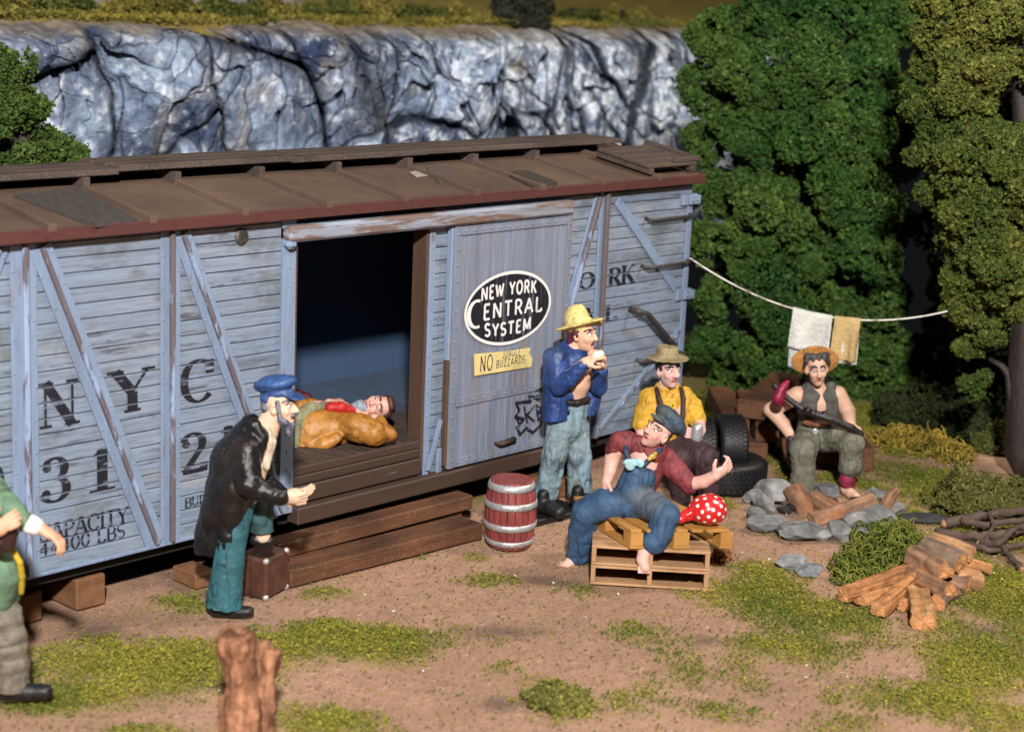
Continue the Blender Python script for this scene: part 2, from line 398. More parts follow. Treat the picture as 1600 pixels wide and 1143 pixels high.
# ---- stroke lettering
def arc(cx, cy, rx, ry, a0, a1, n=18): return [(cx + rx * math.cos(math.radians(a0 + (a1 - a0) * i / n)), cy + ry * math.sin(math.radians(a0 + (a1 - a0) * i / n))) for i in range(n + 1)]
GL = {
 'A': (.72, [([(0.02, 0), (.36, 1)], 't'), ([(.36, 1), (.70, 0)], 'T'), ([(.13, .33), (.58, .33)], 'b')]),
 'B': (.66, [([(.12, 0), (.12, 1)], 'T'), (arc(.36, .75, .24, .25, 90, -90), 'b'), (arc(.36, .26, .28, .26, 90, -90), 'b'), ([(.1, 1), (.38, 1)], 'b'), ([(.1, .5), (.38, .51)], 'b'), ([(.1, 0), (.38, 0)], 'b')]),
 'C': (.72, [(arc(.40, .5, .36, .5, 42, 318, 30), 'b'), ([(.67, .66), (.67, .98)], 'b')]),
 'D': (.72, [([(.12, 0), (.12, 1)], 'T'), (arc(.32, .5, .36, .5, 90, -90), 'b'), ([(.1, 1), (.33, 1)], 'b'), ([(.1, 0), (.33, 0)], 'b')]),
 'E': (.58, [([(.10, 0), (.10, 1)], 'T'), ([(.08, 1), (.52, 1)], 'b'), ([(.08, .52), (.44, .52)], 'b'), ([(.08, 0), (.54, 0)], 'b')]),
 'G': (.74, [(arc(.40, .5, .36, .5, 42, 350, 30), 'b'), ([(.44, .42), (.72, .42)], 'b')]),
 'I': (.26, [([(.13, 0), (.13, 1)], 'T')]),
 'J': (.46, [([(.36, 1), (.36, .22)], 'T'), (arc(.2, .22, .16, .22, 0, -160), 'b')]),
 'K': (.74, [([(.12, 0), (.12, 1)], 'T'), ([(.14, .42), (.62, 1)], 't'), ([(.28, .58), (.66, 0)], 'T')]),
 'L': (.60, [([(.12, 0), (.12, 1)], 'T'), ([(.1, 0), (.55, 0)], 'b'), ([(.55, 0), (.55, .2)], 'b')]),
 'M': (.86, [([(.1, 0), (.1, 1)], 't'), ([(.1, 1), (.43, .1)], 'T'), ([(.43, .1), (.76, 1)], 't'), ([(.76, 1), (.76, 0)], 'T')]),
 'N': (.78, [([(.1, 0), (.1, 1)], 't'), ([(.1, 1), (.66, 0)], 'T'), ([(.66, 0.0), (.66, 1)], 't')]),
 'O': (.76, [(arc(.38, .5, .34, .5, 0, 360, 36), 'b')]),
 'P': (.62, [([(.12, 0), (.12, 1)], 'T'), (arc(.34, .73, .25, .27, 90, -90), 'b'), ([(.1, 1), (.36, 1)], 'b'), ([(.1, .46), (.36, .46)], 'b')]),
 'R': (.70, [([(.12, 0), (.12, 1)], 'T'), (arc(.34, .74, .24, .26, 90, -90), 'b'), ([(.1, 1), (.36, 1)], 'b'), ([(.1, .48), (.36, .48)], 'b'), ([(.34, .48), (.64, 0)], 'T')]),
 'S': (.60, [(arc(.30, .75, .24, .25, 30, 250, 20) + arc(.30, .25, .25, .25, 70, -150, 20), 'S')]),
 'T': (.66, [([(.33, 0), (.33, 1)], 'T'), ([(.02, 1), (.64, 1)], 'b')]),
 'U': (.70, [([(.1, 1), (.1, .3)], 'T'), (arc(.34, .3, .24, .3, 180, 360), 'b'), ([(.58, .3), (.58, 1)], 't')]),
 'W': (.98, [([(.02, 1), (.27, 0)], 'T'), ([(.27, 0), (.48, .9)], 't'), ([(.48, .9), (.70, 0)], 'T'), ([(.70, 0), (.94, 1)], 't')]),
 'Y': (.70, [([(.03, 1), (.35, .46)], 'T'), ([(.66, 1), (.35, .46)], 't'), ([(.35, .46), (.35, 0)], 'T')]),
 'Z': (.62, [([(.06, 1), (.56, 1)], 'b'), ([(.56, 1), (.06, 0)], 't'), ([(.06, 0), (.58, 0)], 'b')]),
 '0': (.62, [(arc(.31, .5, .26, .5, 0, 360, 36), 'b')]),
 '1': (.46, [([(.24, 0), (.24, 1)], 'T'), ([(.08, .86), (.24, 1)], 't')]),
 '2': (.64, [(arc(.31, .74, .24, .26, 165, -35, 20) + [(.30, .30), (.08, .04)], 'b'), ([(.06, .04), (.58, .04)], 'T3'), ([(.58, .0), (.58, .22)], 'b'), (arc(.13, .76, .05, .05, 0, 360, 8), 'D')]),
 '3': (.64, [(arc(.30, .76, .22, .24, 150, -85, 20), 'b'), (arc(.29, .27, .27, .27, 85, -155, 22), 'b'), (arc(.13, .8, .05, .05, 0, 360, 8), 'D'), (arc(.10, .2, .055, .055, 0, 360, 8), 'D')]),
 '4': (.64, [([(.44, 0), (.44, 1)], 'T'), ([(.44, 1), (.04, .28)], 't'), ([(.02, .28), (.62, .28)], 't')]),
 ' ': (.34, []),
}
def glyph(mb, ch, P, thick, thin, serif, y0):
    """P maps unit letter coordinates to the wall (x, y, z)"""
    wd, st = GL[ch]; lay = 0
    for pts, mode in st:
        p = np.array(pts, float); closed = np.allclose(p[0], p[-1])
        t_ = np.gradient(p, axis=0)
        if closed: t_[0] = t_[-1] = p[1] - p[-2]
        t_ /= np.linalg.norm(t_, axis=1)[:, None] + 1e-9
        ty = np.abs(t_[:, 1])
        w = {'T': np.full(len(p), thick), 't': np.full(len(p), thin), 'b': thin + (thick - thin) * ty ** 2,
             'S': thin + (thick - thin) * (1 - ty) ** 1.0 if False else thin + (thick - thin) * np.exp(-((np.arange(len(p)) / (len(p) - 1) - .5) / .22) ** 2),
             'T3': np.full(len(p), thick * 0.55), 'D': np.full(len(p), 0.10)}[mode]
        if not serif:
            if mode == 'D': continue
            w = np.full(len(p), thick)
        nn = np.stack([-t_[:, 1], t_[:, 0]], 1) * (w / 2)[:, None]
        q = np.concatenate([p + nn, p - nn]); k = len(p)
        f = [(i, i + 1, k + i + 1, k + i) for i in range(k - 1)]
        mb.add(P(q, lay), f); lay += 1
        if serif and mode in 'Tt' and len(p) == 2:
            for e in p:
                if e[1] in (0.0, 1.0) and ch not in '14':
                    h = 0.16 if mode == 'T' else 0.13; d = 0.055 * (1 if e[1] == 0 else -1)
                    q = [(e[0] - h, e[1]), (e[0] + h, e[1]), (e[0] + h, e[1] + d), (e[0] - h, e[1] + d)]
                    mb.add(P(np.array(q), lay), [(0, 1, 2, 3)]); lay += 1
            if ch == '1' and mode == 'T': mb.add(P(np.array([(0, 0), (.48, 0), (.48, .05), (0, .05)]), lay), [(0, 1, 2, 3)])
    return wd
def text_on_wall(mb, txt, x0, z0, hx, hz, y, thick=.16, thin=.06, serif=True, slope=0.0, gap=0.12, arch=0.0):
    x = x0; tot = sum(GL[c][0] + gap for c in txt) * hx
    for c in txt:
        def P(q, lay, x=x):
            X = x + q[:, 0] * hx; u = (X - x0) / max(tot, 1e-6) * 2 - 1
            return np.stack([X, np.full(len(q), y - 0.0006 * lay), z0 + q[:, 1] * hz + (X - x0) * slope - arch * u * u], 1)
        glyph(mb, c, P, thick, thin, serif, y); x += (GL[c][0] + gap) * hx
    return x

CARX0, CARX1, ZB, ZT, PITCH = -3.85, 4.98, 0.40, 2.78, 0.1105
car = empty('boxcar', (0.6, 1.1, 0.0), 'pale blue weathered wooden freight boxcar with open side door, parked behind the camp', 'boxcar')
def planks(x0, x1, y, z0=ZB, z1=ZT, mb=None):
    mb = mb or MB(); z = z0
    while z < z1 - 0.01:
        e = min(z + PITCH, z1); mb.box((x0, y + rng.uniform(0, .003), z + .0038), (x1, y + .045, e - .0038), bev=.004); z += PITCH
    return mb
mb = planks(CARX0, -0.10, 0.0); planks(1.47, CARX1, 0.0, mb=mb)
mb.build('side_planking', M_plank, car)
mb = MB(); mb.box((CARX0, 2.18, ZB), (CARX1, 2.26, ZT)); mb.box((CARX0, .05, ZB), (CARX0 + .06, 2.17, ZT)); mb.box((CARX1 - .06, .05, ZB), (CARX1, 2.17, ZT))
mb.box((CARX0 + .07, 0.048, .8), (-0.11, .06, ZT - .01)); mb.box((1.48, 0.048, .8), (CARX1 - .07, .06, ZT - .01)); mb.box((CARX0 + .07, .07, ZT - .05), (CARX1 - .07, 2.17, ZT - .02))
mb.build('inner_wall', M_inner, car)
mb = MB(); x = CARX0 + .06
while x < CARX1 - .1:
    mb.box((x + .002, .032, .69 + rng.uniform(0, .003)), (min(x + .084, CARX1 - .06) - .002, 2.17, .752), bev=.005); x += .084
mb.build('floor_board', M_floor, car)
mb = MB(); mb.box((CARX0 + .1, .10, .28), (CARX1 - .1, 2.1, .66))
for x in (-2.6, 3.9):
    mb.box((x - .5, .45, .05), (x + .5, .58, .3))
    mb.box((x - .5, 1.62, .05), (x + .5, 1.75, .3))
mb.build('underframe', M_black, car)
# roof
EY, EZ, RY, RZ = -0.115, 2.825, 1.1, 3.02
mb = MB(); xs = np.linspace(CARX0 - .04, CARX1 + .05, 120)
v = []; f = []
for i, x in enumerate(xs):
    for (y, z) in ((EY + .01, EZ), (RY, RZ), (2 * RY - EY, EZ)): v.append((x, y, z))
for i in range(len(xs) - 1):
    for j in (0, 1): f.append((i * 3 + j, (i + 1) * 3 + j, (i + 1) * 3 + j + 1, i * 3 + j + 1))
mb.add(v, f); mb.add([(x, y, z - .02) for x, y, z in v], [q[::-1] for q in f])
roof = mb.build('roof', M_roof, car)
mb = MB(); mb.box((CARX0 - .05, EY, EZ - .075), (CARX1 + .055, EY + .03, EZ + .012), bev=.006); mb.box((CARX0 - .05, 2 * RY - EY - .03, EZ - .075), (CARX1 + .055, 2 * RY - EY, EZ + .012))
mb.box((CARX0 - .04, EY + .03, EZ - .06), (CARX1 + .04, .045, EZ - .03))
for x in (CARX0 - .05, CARX1 + .025):
    mb.add([(x, EY + .03, EZ - .075), (x, EY + .03, EZ + .01), (x, RY, RZ + .01), (x, 2 * RY - EY - .03, EZ + .01), (x, 2 * RY - EY - .03, EZ - .075), (x + .03, EY + .03, EZ - .075), (x + .03, EY + .03, EZ + .01), (x + .03, RY, RZ + .01), (x + .03, 2 * RY - EY - .03, EZ + .01), (x + .03, 2 * RY - EY - .03, EZ - .075)],
           [(0, 1, 2, 3, 4), (9, 8, 7, 6, 5), (0, 5, 6, 1), (1, 6, 7, 2), (2, 7, 8, 3), (3, 8, 9, 4)])
mb.build('fascia', M_redroof, roof)
rx = -1.395
ra_ = math.atan2(RZ - EZ, RY - EY); MROOF = np.array([[1, 0, 0], [0, math.cos(ra_), -math.sin(ra_)], [0, math.sin(ra_), math.cos(ra_)]])
ribs = [rx + .815 * k for k in range(-2, 8)]
for x in ribs:
    if x > 4.5: continue
    mb = MB(); L = math.hypot(RZ - EZ, RY - EY); Mx = MROOF
    mb.box((-.02, .0, -.01), (.02, L - .03, .035), Mx, (x, EY, EZ), bev=.006)
    mb.box((-.032, -.004, -.012), (.032, .05, .042), Mx, (x, EY, EZ), bev=.004)
    for q in np.arange(.08, L - .05, .045): mb.ball(V(x, EY, EZ) + Mx @ V(rng.uniform(-.012, .012), q, .035), .008, 5, 3)
    mb.build('roof_rib', M_roof, roof)
def on_roof(y): return EZ + (y - EY) / (RY - EY) * (RZ - EZ)
def roof_patch(px, flat, col):
    pts = [at_y(*p, 0.3) for p in px]
    # slide each seen point along its ray to the roof slope
    o = []
    for p in px:
        r = _ray(*p); n = V(0, -(RZ - EZ), RY - EY); q0 = V(0, EY, EZ); tt = ((q0 - CAM) @ n) / (r @ n); o.append(CAM + r * tt)
    o = np.array(o); up = V(0, 0, flat); k = len(o)
    mb = MB().add(np.concatenate([o + V(0, 0, .002), o + up]), [tuple(range(k, 2 * k))] + [(i, (i + 1) % k, k + (i + 1) % k, k + i) for i in range(k)], col)
    f_ = mb.build('roof_patch', M_patch, roof); return f_
roof_patch([(22, 308), (118, 296), (215, 345), (150, 356)], .018, (0.060, 0.052, 0.048))
roof_patch([(665, 263), (700, 258), (714, 283), (687, 287)], .010, (0.10, 0.075, 0.065))
roof_patch([(787, 273), (822, 269), (871, 288), (866, 294), (833, 294)], .022, (0.055, 0.045, 0.040))
roof_patch([(640, 270), (664, 265), (671, 275), (650, 277)], .008, (0.32, 0.28, 0.25))
# roof walk
walk = MB()
for k, (y0, y1) in enumerate(((.72, .885), (.90, 1.065), (1.08, 1.245))):
    for (a, b, dz) in ((CARX0, -1.1, -.012), (-1.105, .55, .01), (.555, 2.1, .0), (2.105, 4.75, .004)):
        walk.box((a + .003, y0, 3.062 + dz + rng.uniform(-.004, .004)), (b - .003, y1, 3.112 + dz), bev=.006)
walk = walk.build('roof_walk', M_walk, car); MB().box((CARX0, 1.02, RZ - .03), (4.75, 1.10, 3.048)).build('walk_stringer', M_brown, walk)
for x in ribs[:-1]:
    for y in (.66,):
        MB().box((x - .028, y + .04, on_roof(y) - .01), (x + .028, 1.26, 3.050), bev=.005).build('walk_support', M_walk, walk)
plat = MB(); Mx = MROOF
for k in range(4):
    plat.box((0, k * .165, .075), (.74, k * .165 + .15, .11), Mx, (4.22, -.03, EZ + .02), bev=.006)
plat.box((0.02, -.02, .02), (.07, .66, .073), Mx, (4.22, -.03, EZ + .02), bev=.004); plat.box((.66, -.02, .02), (.71, .66, .073), Mx, (4.22, -.03, EZ + .02), bev=.004)
plat.box((.40, .0, .112), (.79, .045, .16), Mx, (4.22, -.03, EZ + .02), bev=.008)
plat.box((.79, .05, .08), (.85, .72, .14), Mx, (4.22, -.03, EZ + .02), bev=.006)
plat.build('side_walk', M_walk, car)

# battens and braces
def plate(x0, z0, x1, z1, w, th, y=0.0, rib=0.0, ribw=0.03, rivets=0.17, name='brace', mat=None):
    d = V(x1 - x0, 0, z1 - z0); L = np.linalg.norm(d); d /= L; s = V(d[2], 0, -d[0]); Mx = np.stack([s, V(0, -1, 0), d], 1)
    # columns: across, towards the camera, along
    b = MB(); b.box((-w / 2, 0, 0), (w / 2, th, L), Mx, (x0, y, z0), bev=.003)
    n = max(2, int(L / rivets))
    for k in range(n):
        for sx in ((-1, 1) if rib else (0,)):
            b.ball(V(x0, y, z0) + Mx @ V(sx * (w / 2 - .018), th, (k + .5 + .25 * sx) * L / n), .010, 6, 4)
    o = b.build(name, mat or M_batten, car)
    if rib: MB().box((-ribw / 2, th - .002, 0.004), (ribw / 2, th + rib, L - .004), Mx, (x0, y, z0), bev=.007).build(name + '_rib', M_rib, o)
    return o
plate(-2.38, .41, -2.37, 2.73, .20, .014, 0, .04, .04, .22, 'batten'); plate(-1.175, .41, -1.175, 2.73, .17, .014, 0, .04, .034, .22, 'batten')
plate(-1.31, .42, -2.24, 2.70, .17, .020, 0, .035, .035, .24)
plate(-.12, .42, -1.08, 2.70, .15, .020, 0, .035, .035, .24)
plate(-2.56, 2.72, -3.6, .45, .16, .020, 0, .03)
plate(3.66, .41, 3.66, 2.73, .15, .014, 0, .045, .05, .2, 'batten')
plate(3.15, 1.55, 3.555, 2.70, .085, .020, 0, .04, .045, .24); plate(3.18, .45, 3.05, 1.2, .08, .018)
plate(3.83, 2.64, 4.80, 1.72, .095, .018, 0, 0, .03, .24); plate(3.76, .47, 4.90, 1.30, .08, .02, 0, .012, .03, .3)
plate(4.935, .41, 4.935, 2.62, .07, .022, 0, 0, .03, .13, 'batten')
plate(-.085, .41, -.085, 2.74, .13, .03, 0, 0, .03, .145, 'door_post', None); plate(1.455, .41, 1.455, 2.66, .06, .022, 0, 0, .03, .1, 'door_post')
MB().box((-.028, -.028, .52), (-.0, .16, 2.56), bev=.006).build('door_jamb', M_brownv, car)
MB().box((1.395, -.012, .49), (1.424, .16, 2.56), bev=.006).build('door_jamb', M_brownv, car)
MB().box((-.15, -.12, 2.575), (3.12, .03, 2.70), bev=.022).build('lintel', M_lintel, car)
MB().box((-.16, -.11, 2.52), (-.06, -.005, 2.60), bev=.03).build('lintel_cap', M_batten, car)
mb = MB(); mb.box((.003, -.015, .615), (1.392, .05, .688), bev=.008); mb.box((.003, -.03, .47), (1.392, .05, .608), bev=.010)
mb.box((.003, -.004, .692), (1.392, .03, .758), bev=.006)
mb.build('door_sill', M_brown, car)
MB().box((-.02, -.10, .315), (3.45, .04, .455), bev=.012).build('door_track', M_brown, car)
MB().box((CARX0, -.018, .385), (-.16, .05, .41), bev=.004).build('side_rail', M_batten, car)
# sliding door
DX0, DX1, DZ0, DZ1, DY = 1.655, 3.13, .475, 2.565, -.075
mb = MB(); n = 19; wv = (DX1 - DX0) / n
for k in range(n): mb.box((DX0 + k * wv + .002, DY + rng.uniform(0, .003), DZ0), (DX0 + (k + 1) * wv - .002, -.02, DZ1), bev=.004)
door = mb.build('door', M_door, car)
def dstrip(x0, z0, x1, z1, w, n, mat=M_door, nm='door_strap'):
    d = V(x1 - x0, 0, z1 - z0); L = np.linalg.norm(d); d /= L; s = V(d[2], 0, -d[0]); Mx = np.stack([s, V(0, -1, 0), d], 1)
    b = MB(); b.box((-w / 2, 0, 0), (w / 2, .012, L), Mx, (x0, DY - .001, z0), bev=.003)
    for k in range(n): b.ball(V(x0, DY - .001, z0) + Mx @ V(0, .012, (k + .5) * L / n), .013, 6, 4)
    b.build(nm, mat, door)
dstrip(DX0 + .032, DZ0, DX0 + .032, DZ1, .062, 16); dstrip(DX1 - .032, DZ0, DX1 - .032, DZ1, .062, 14)
dstrip(DX0 + .07, DZ1 - .04, DX1 - .07, DZ1 - .04, .075, 13); dstrip(DX0 + .07, DZ0 + .045, DX1 - .07, DZ0 + .045, .08, 13); dstrip(DX0 + .07, 1.055, DX1 - .07, 1.055, .085, 10)
MB().box((DX0 - .03, DY + .005, .5), (DX0 - .003, -.01, 1.42), bev=.006).build('door_edge', M_brownv, door)
MB().box((DX0 - .028, DY + .005, 1.425), (DX0 - .003, -.01, 2.56), bev=.006).build('door_edge', M_batten, door)
hp = at_y(787, 689, DY)
mb = MB(); mb.tube([hp + V(-.11, -.0, 0), hp + V(-.10, -.045, .0), hp + V(.10, -.045, .015), hp + V(.11, 0, .01)], .016, 8); mb.tube([hp + V(-.09, -.046, .0), hp + V(.09, -.046, .014)], .026, 8)
mb.build('door_handle', M_brown, door, smooth=True)
# latch straps low on the left of the door
for (p, q, w) in (((688, 655), (668, 735), .05), ((684, 738), (685, 700), .06)):
    A, B = at_y(*p, -.03), at_y(*q, -.03); d = B - A; L = np.linalg.norm(d); d /= L; s = V(d[2], 0, -d[0])
    MB().box((-w / 2, 0, 0), (w / 2, .012, L), np.stack([s, V(0, -1, 0), d], 1), A, bev=.003).build('door_latch', M_batten, car)
# emblem
EC = at_y(794.5, 481, DY - .012); erx, erz, ey = .55, .325, DY - .013
el = lambda sx, sz, y: [(EC[0] + sx * math.cos(t), y, EC[2] + sz * math.sin(t)) for t in np.linspace(0, 2 * np.pi, 65)[:-1]]
mb = MB(); mb.add(el(erx, erz, ey), [tuple(range(64))]); emb = mb.build('emblem', M_emblem, door)
mb = MB(); A, B = el(erx, erz, ey - .002), el(erx - .028, erz - .028, ey - .002); mb.add(A + B, [(i, (i + 1) % 64, 64 + (i + 1) % 64, 64 + i) for i in range(64)])
mb.build('emblem_ring', M_white, emb)
mb = MB()
def centred(txt, zc, hx, hz, thick, arch=0.0, gap=.2):
    w = sum(GL[c][0] + gap for c in txt) * hx - gap * hx
    text_on_wall(mb, txt, EC[0] - w / 2, EC[2] + zc, hx, hz, ey - .003, thick, thick, False, 0, gap, arch)
centred('NEW YORK', .118, .098, .108, .21, .02, .22); centred('SYSTEM', -.232, .112, .105, .21, -.02, .24)
text_on_wall(mb, 'ENTRAL', EC[0] - .315, EC[2] - .068, .142, .128, ey - .003, .17, .17, False, 0.0, .24)
def Pbig(q, lay): return np.stack([EC[0] - .515 + q[:, 0] * .24, np.full(len(q), ey - .0036 - .0006 * lay), EC[2] - .125 + q[:, 1] * .23], 1)
p = np.array(arc(.5, .5, .42, .5, 70, 290, 30)); GLC = [(p.tolist(), 'b')]
GL['c'] = (.8, GLC); glyph(mb, 'c', Pbig, .20, .1, True, 0)
mb.build('emblem_lettering', M_white, emb)
# paper note
npx = [(741, 553), (785, 549), (829, 543), (827, 552), (832, 560), (830, 573), (786, 580), (742, 587)]
mb = MB(); q = np.array([at_y(x, y, DY - .02) for x, y in npx]); bk = q + V(0, .006, 0)
mb.add(np.concatenate([q, bk]), [tuple(range(8)), tuple(range(15, 7, -1))] + [(i, 8 + i, 8 + (i + 1) % 8, (i + 1) % 8) for i in range(8)], (0.62, 0.50, 0.22))
note = mb.build('paper_note', M_note, door)
mb = MB(); ny = DY - .021
o = at_y(750, 581, ny); text_on_wall(mb, 'NO', o[0], o[2] - .0, .088, .135, ny, .13, .13, False, -.0, .2)
o = at_y(775, 574.5, ny); text_on_wall(mb, 'BUZZARDS', o[0], o[2], .055, .062, ny, .13, .13, False, -.0, .2)
o = at_y(785, 559.5, ny); text_on_wall(mb, 'JUNGLE', o[0], o[2], .048, .062, ny, .13, .13, False, -.0, .2)
mb.build('note_writing', M_letter, note)
# graffiti
mb = MB(); gy = DY - .016
def chalk(pxs, w):
    p = [at_y(x, y, gy) for x, y in pxs]
    for i in range(len(p) - 1):
        d = p[i + 1] - p[i]; L = np.linalg.norm(d); d /= L; s = V(-d[2], 0, d[0]) * w / 2; e = d * w * .3; dy = V(0, -.0004 * i, 0)
        mb.add([p[i] - s - e + dy, p[i] + s - e + dy, p[i + 1] + s + e + dy, p[i + 1] - s + e + dy], [(0, 1, 2, 3)])
chalk([(847, 606), (838, 611), (842, 624), (826, 615), (829, 627), (806, 628), (811, 640), (805, 651), (818, 654), (808, 668), (812, 678), (822, 668), (832, 675), (844, 664), (849, 650), (846, 636)], .026)
chalk([(819, 635), (824, 660)], .022); chalk([(835, 634), (823, 648), (835, 658)], .022); chalk([(838, 633), (841, 655)], .022); chalk([(838, 633), (847, 637), (841, 643), (849, 647), (842, 655)], .018); chalk([(806, 668), (812, 662), (808, 655)], .018)
mb.build('graffiti', M_letter, door)
# stencilled letters on the car side
def letters(words, y=-.005):
    for ch, bl, tr in words:
        mb = MB(); a, b = at_y(*bl, y), at_y(*tr, y); w = GL[ch][0]
        def P(q, lay): return np.stack([a[0] + q[:, 0] / w * (b[0] - a[0]), np.full(len(q), y - .0006 * lay), a[2] + q[:, 1] * (b[2] - a[2])], 1)
        glyph(mb, ch, P, .20, .055, True, 0)
        mb.build('stencilled_letter', M_letter, car)
letters([('N', (64, 670), (121, 590)), ('Y', (178, 647), (235, 572)), ('C', (285, 631), (331, 559))])
letters([('3', (65, 787), (109, 711)), ('1', (140, 770), (178, 698)), ('2', (282, 742), (322, 673)), ('1', (340, 728), (372, 662)), ('2', (-12, 803), (6, 728))])
mb = MB(); o = at_y(60, 847, -.005); text_on_wall(mb, 'CAPACITY', o[0], o[2], .127, .118, -.005, .17, .06, True, -.0, .10); mb.build('lettering', M_letter, car); mb = MB(); o = at_y(62, 869, -.005); xe = text_on_wall(mb, '44400', o[0], o[2], .112, .098, -.005, .17, .06, True, 0, .12); mb.build('lettering', M_letter, car); mb = MB(); text_on_wall(mb, 'LBS', xe + .05, o[2], .112, .098, -.005, .17, .06, True, 0, .12); mb.build('lettering', M_letter, car); mb = MB()
o = at_y(289, 793, -.005); text_on_wall(mb, 'BUILT', o[0], o[2], .085, .075, -.005, .18, .06, True, 0, .1); mb.build('lettering', M_letter, car)
letters([('O', (905, 452), (929, 424)), ('R', (951, 447), (971, 417)), ('K', (971, 444), (993, 412)), ('A', (905, 512), (929, 480)), ('L', (946, 501), (964, 474)), ('Y', (875, 456), (898, 430))])
# iron fittings on the right end
def grab(l, r, z, name='grab_iron', out=.075, rad=.017):
    MB().tube([(l, .0, z), (l, -out * .7, z - .005), (l + .03, -out, z - .012), (r - .03, -out, z - .012), (r, -out * .7, z - .005), (r, .0, z)], rad, 10).build(name, M_iron, car, smooth=True)
    return
grab(4.27, 4.92, 2.445); grab(4.255, 4.92, 1.995); grab(4.265, 4.9, 1.085)
a_, b_ = at_y(1001, 487, -.12), at_y(1054, 541, -.12)
mb = MB(); mb.tube([V(a_[0] - .02, 0, a_[2] + .01), a_, a_ + V(.10, -.01, -.03), b_ + V(-.03, 0, .03), b_, V(b_[0] + .04, -.02, b_[2] - .03), V(b_[0] + .05, 0.0, b_[2] - .03)], .028, 8)
mb.build('brake_lever', M_iron, car, smooth=True)
for z in (2.585, 1.655):
    mb = MB(); mb.box((4.80, -.035, z - .055), (5.03, .03, z + .055), bev=.01); mb.box((4.88, -.062, z - .045), (5.045, -.034, z + .045), bev=.008)
    for x in (4.92, 4.99): mb.ball((x, -.064, z), .016, 8, 5)
    mb.build('corner_bracket', M_batten, car)
bp = at_y(377, 370, -.004)
mb = MB(); Mb = np.array([[1, 0, 0], [0, 0, -1], [0, 1, 0]], float); mb.lathe([(.062, -.0), (.062, .008), (.045, .022), (.02, .024), (0, .012)], 20, Mb, bp); mb.box((-.04, -.028, -.006), (.04, -.02, .006), None, bp); mb.box((-.006, -.029, -.04), (.006, -.021, .04), None, bp)
mb.build('screw_head', M_iron, car)
# ================================================================== GROUND, CLIFF, PLATEAU
FWD = FH; RGT = RR
def ell_of(px, py, rx, ry):
    """a ground ellipse (centre, half width along the view's right, half depth) seen at those pixels"""
    c = at_z(px, py); s = scale_at(c); n = at_z(px, py - ry); f_ = at_z(px, py + ry)
    return c, rx / s, max(np.linalg.norm(n - f_) / 2, .05)
GRASS = [(240, 1040, 190, 45, 1.0), (120, 1085, 90, 28, .9), (560, 1000, 170, 36, 1.0), (420, 1020, 120, 40, .9), (300, 945, 60, 18, .8), (500, 925, 80, 18, .6), (70, 1100, 120, 18, .7),
         (500, 1125, 130, 30, .9), (250, 1143, 120, 18, .5), (870, 1092, 70, 34, .95), (1010, 1000, 120, 30, .6), (1060, 1040, 110, 40, .55), (1000, 1090, 130, 36, .4), (900, 920, 70, 20, .55), (770, 905, 60, 14, .5),
         (1190, 930, 100, 50, 1.0), (1300, 960, 120, 36, .9), (1240, 1010, 150, 34, .6), (1520, 1030, 130, 60, 1.0), (1590, 940, 90, 70, 1.1), (1450, 1090, 160, 40, .75), (1340, 1130, 120, 24, .5), (1560, 1120, 130, 40, .9), (1400, 880, 60, 50, .9),
         (1460, 760, 120, 40, 1.0), (1400, 800, 60, 22, .9), (1560, 800, 120, 60, 1.0), (1340, 755, 70, 16, .9), (1200, 700, 40, 30, .9), (1235, 745, 24, 40, .9), (1130, 615, 50, 30, 1.0), (1450, 705, 90, 20, .9), (1190, 1060, 140, 40, .4),
         (745, 775, 16, 12, .9), (742, 870, 26, 8, .5), (830, 700, 40, 9, .6), (1130, 790, 20, 14, .6), (680, 870, 40, 8, .3), (780, 1040, 60, 14, .3), (1480, 980, 80, 30, .7), (1130, 1110, 80, 24, .5)]
GE = [(*ell_of(a, b, c, d), w) for a, b, c, d, w in GRASS]
DARKS = [(150, 985, 60, 22), (330, 905, 110, 30), (240, 880, 90, 16), (780, 985, 90, 14), (860, 905, 60, 10), (1530, 985, 60, 14), (780, 1095, 40, 16), (1100, 1000, 30, 10), (1320, 835, 120, 14), (1260, 800, 60, 20)]  # darker dirt; ellipses beside figures paint their cast shadows, those at the fire soot
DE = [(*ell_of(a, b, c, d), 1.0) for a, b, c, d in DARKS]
def field(P, E, soft=1.0):
    g = np.zeros(len(P))
    for c, rx, ry, w in E:
        d = P[:, :2] - c[:2]; u = (d @ RGT[:2]) / rx; v = (d @ FWD[:2]) / ry; g = np.maximum(g, w * np.exp(-((u * u + v * v) / 1.0) ** 1.0))
    return g
def grass_at(P):
    P = np.asarray(P); Q = P.copy(); Q[:, 2] = 0; n = fbm(Q, 2.2, 4, 3)
    g = field(Q, GE); far = np.clip((Q @ FWD - CAM @ FWD - 17.0) / 2.0, 0, 1)
    g = np.maximum(g, far * .8)
    n2_ = fbm(Q, 8.0, 3, 5)
    return np.clip((g * 1.25 - .26 + (n * .55 + n2_ * .30) * np.clip(g * 4, 0, 1)), 0, 1)
def height_at(P):
    P = np.asarray(P, float); Q = P.copy(); Q[:, 2] = 0
    return fbm(Q, .9, 3, 8) * .022 + fbm(Q, 5.0, 3, 9) * .008
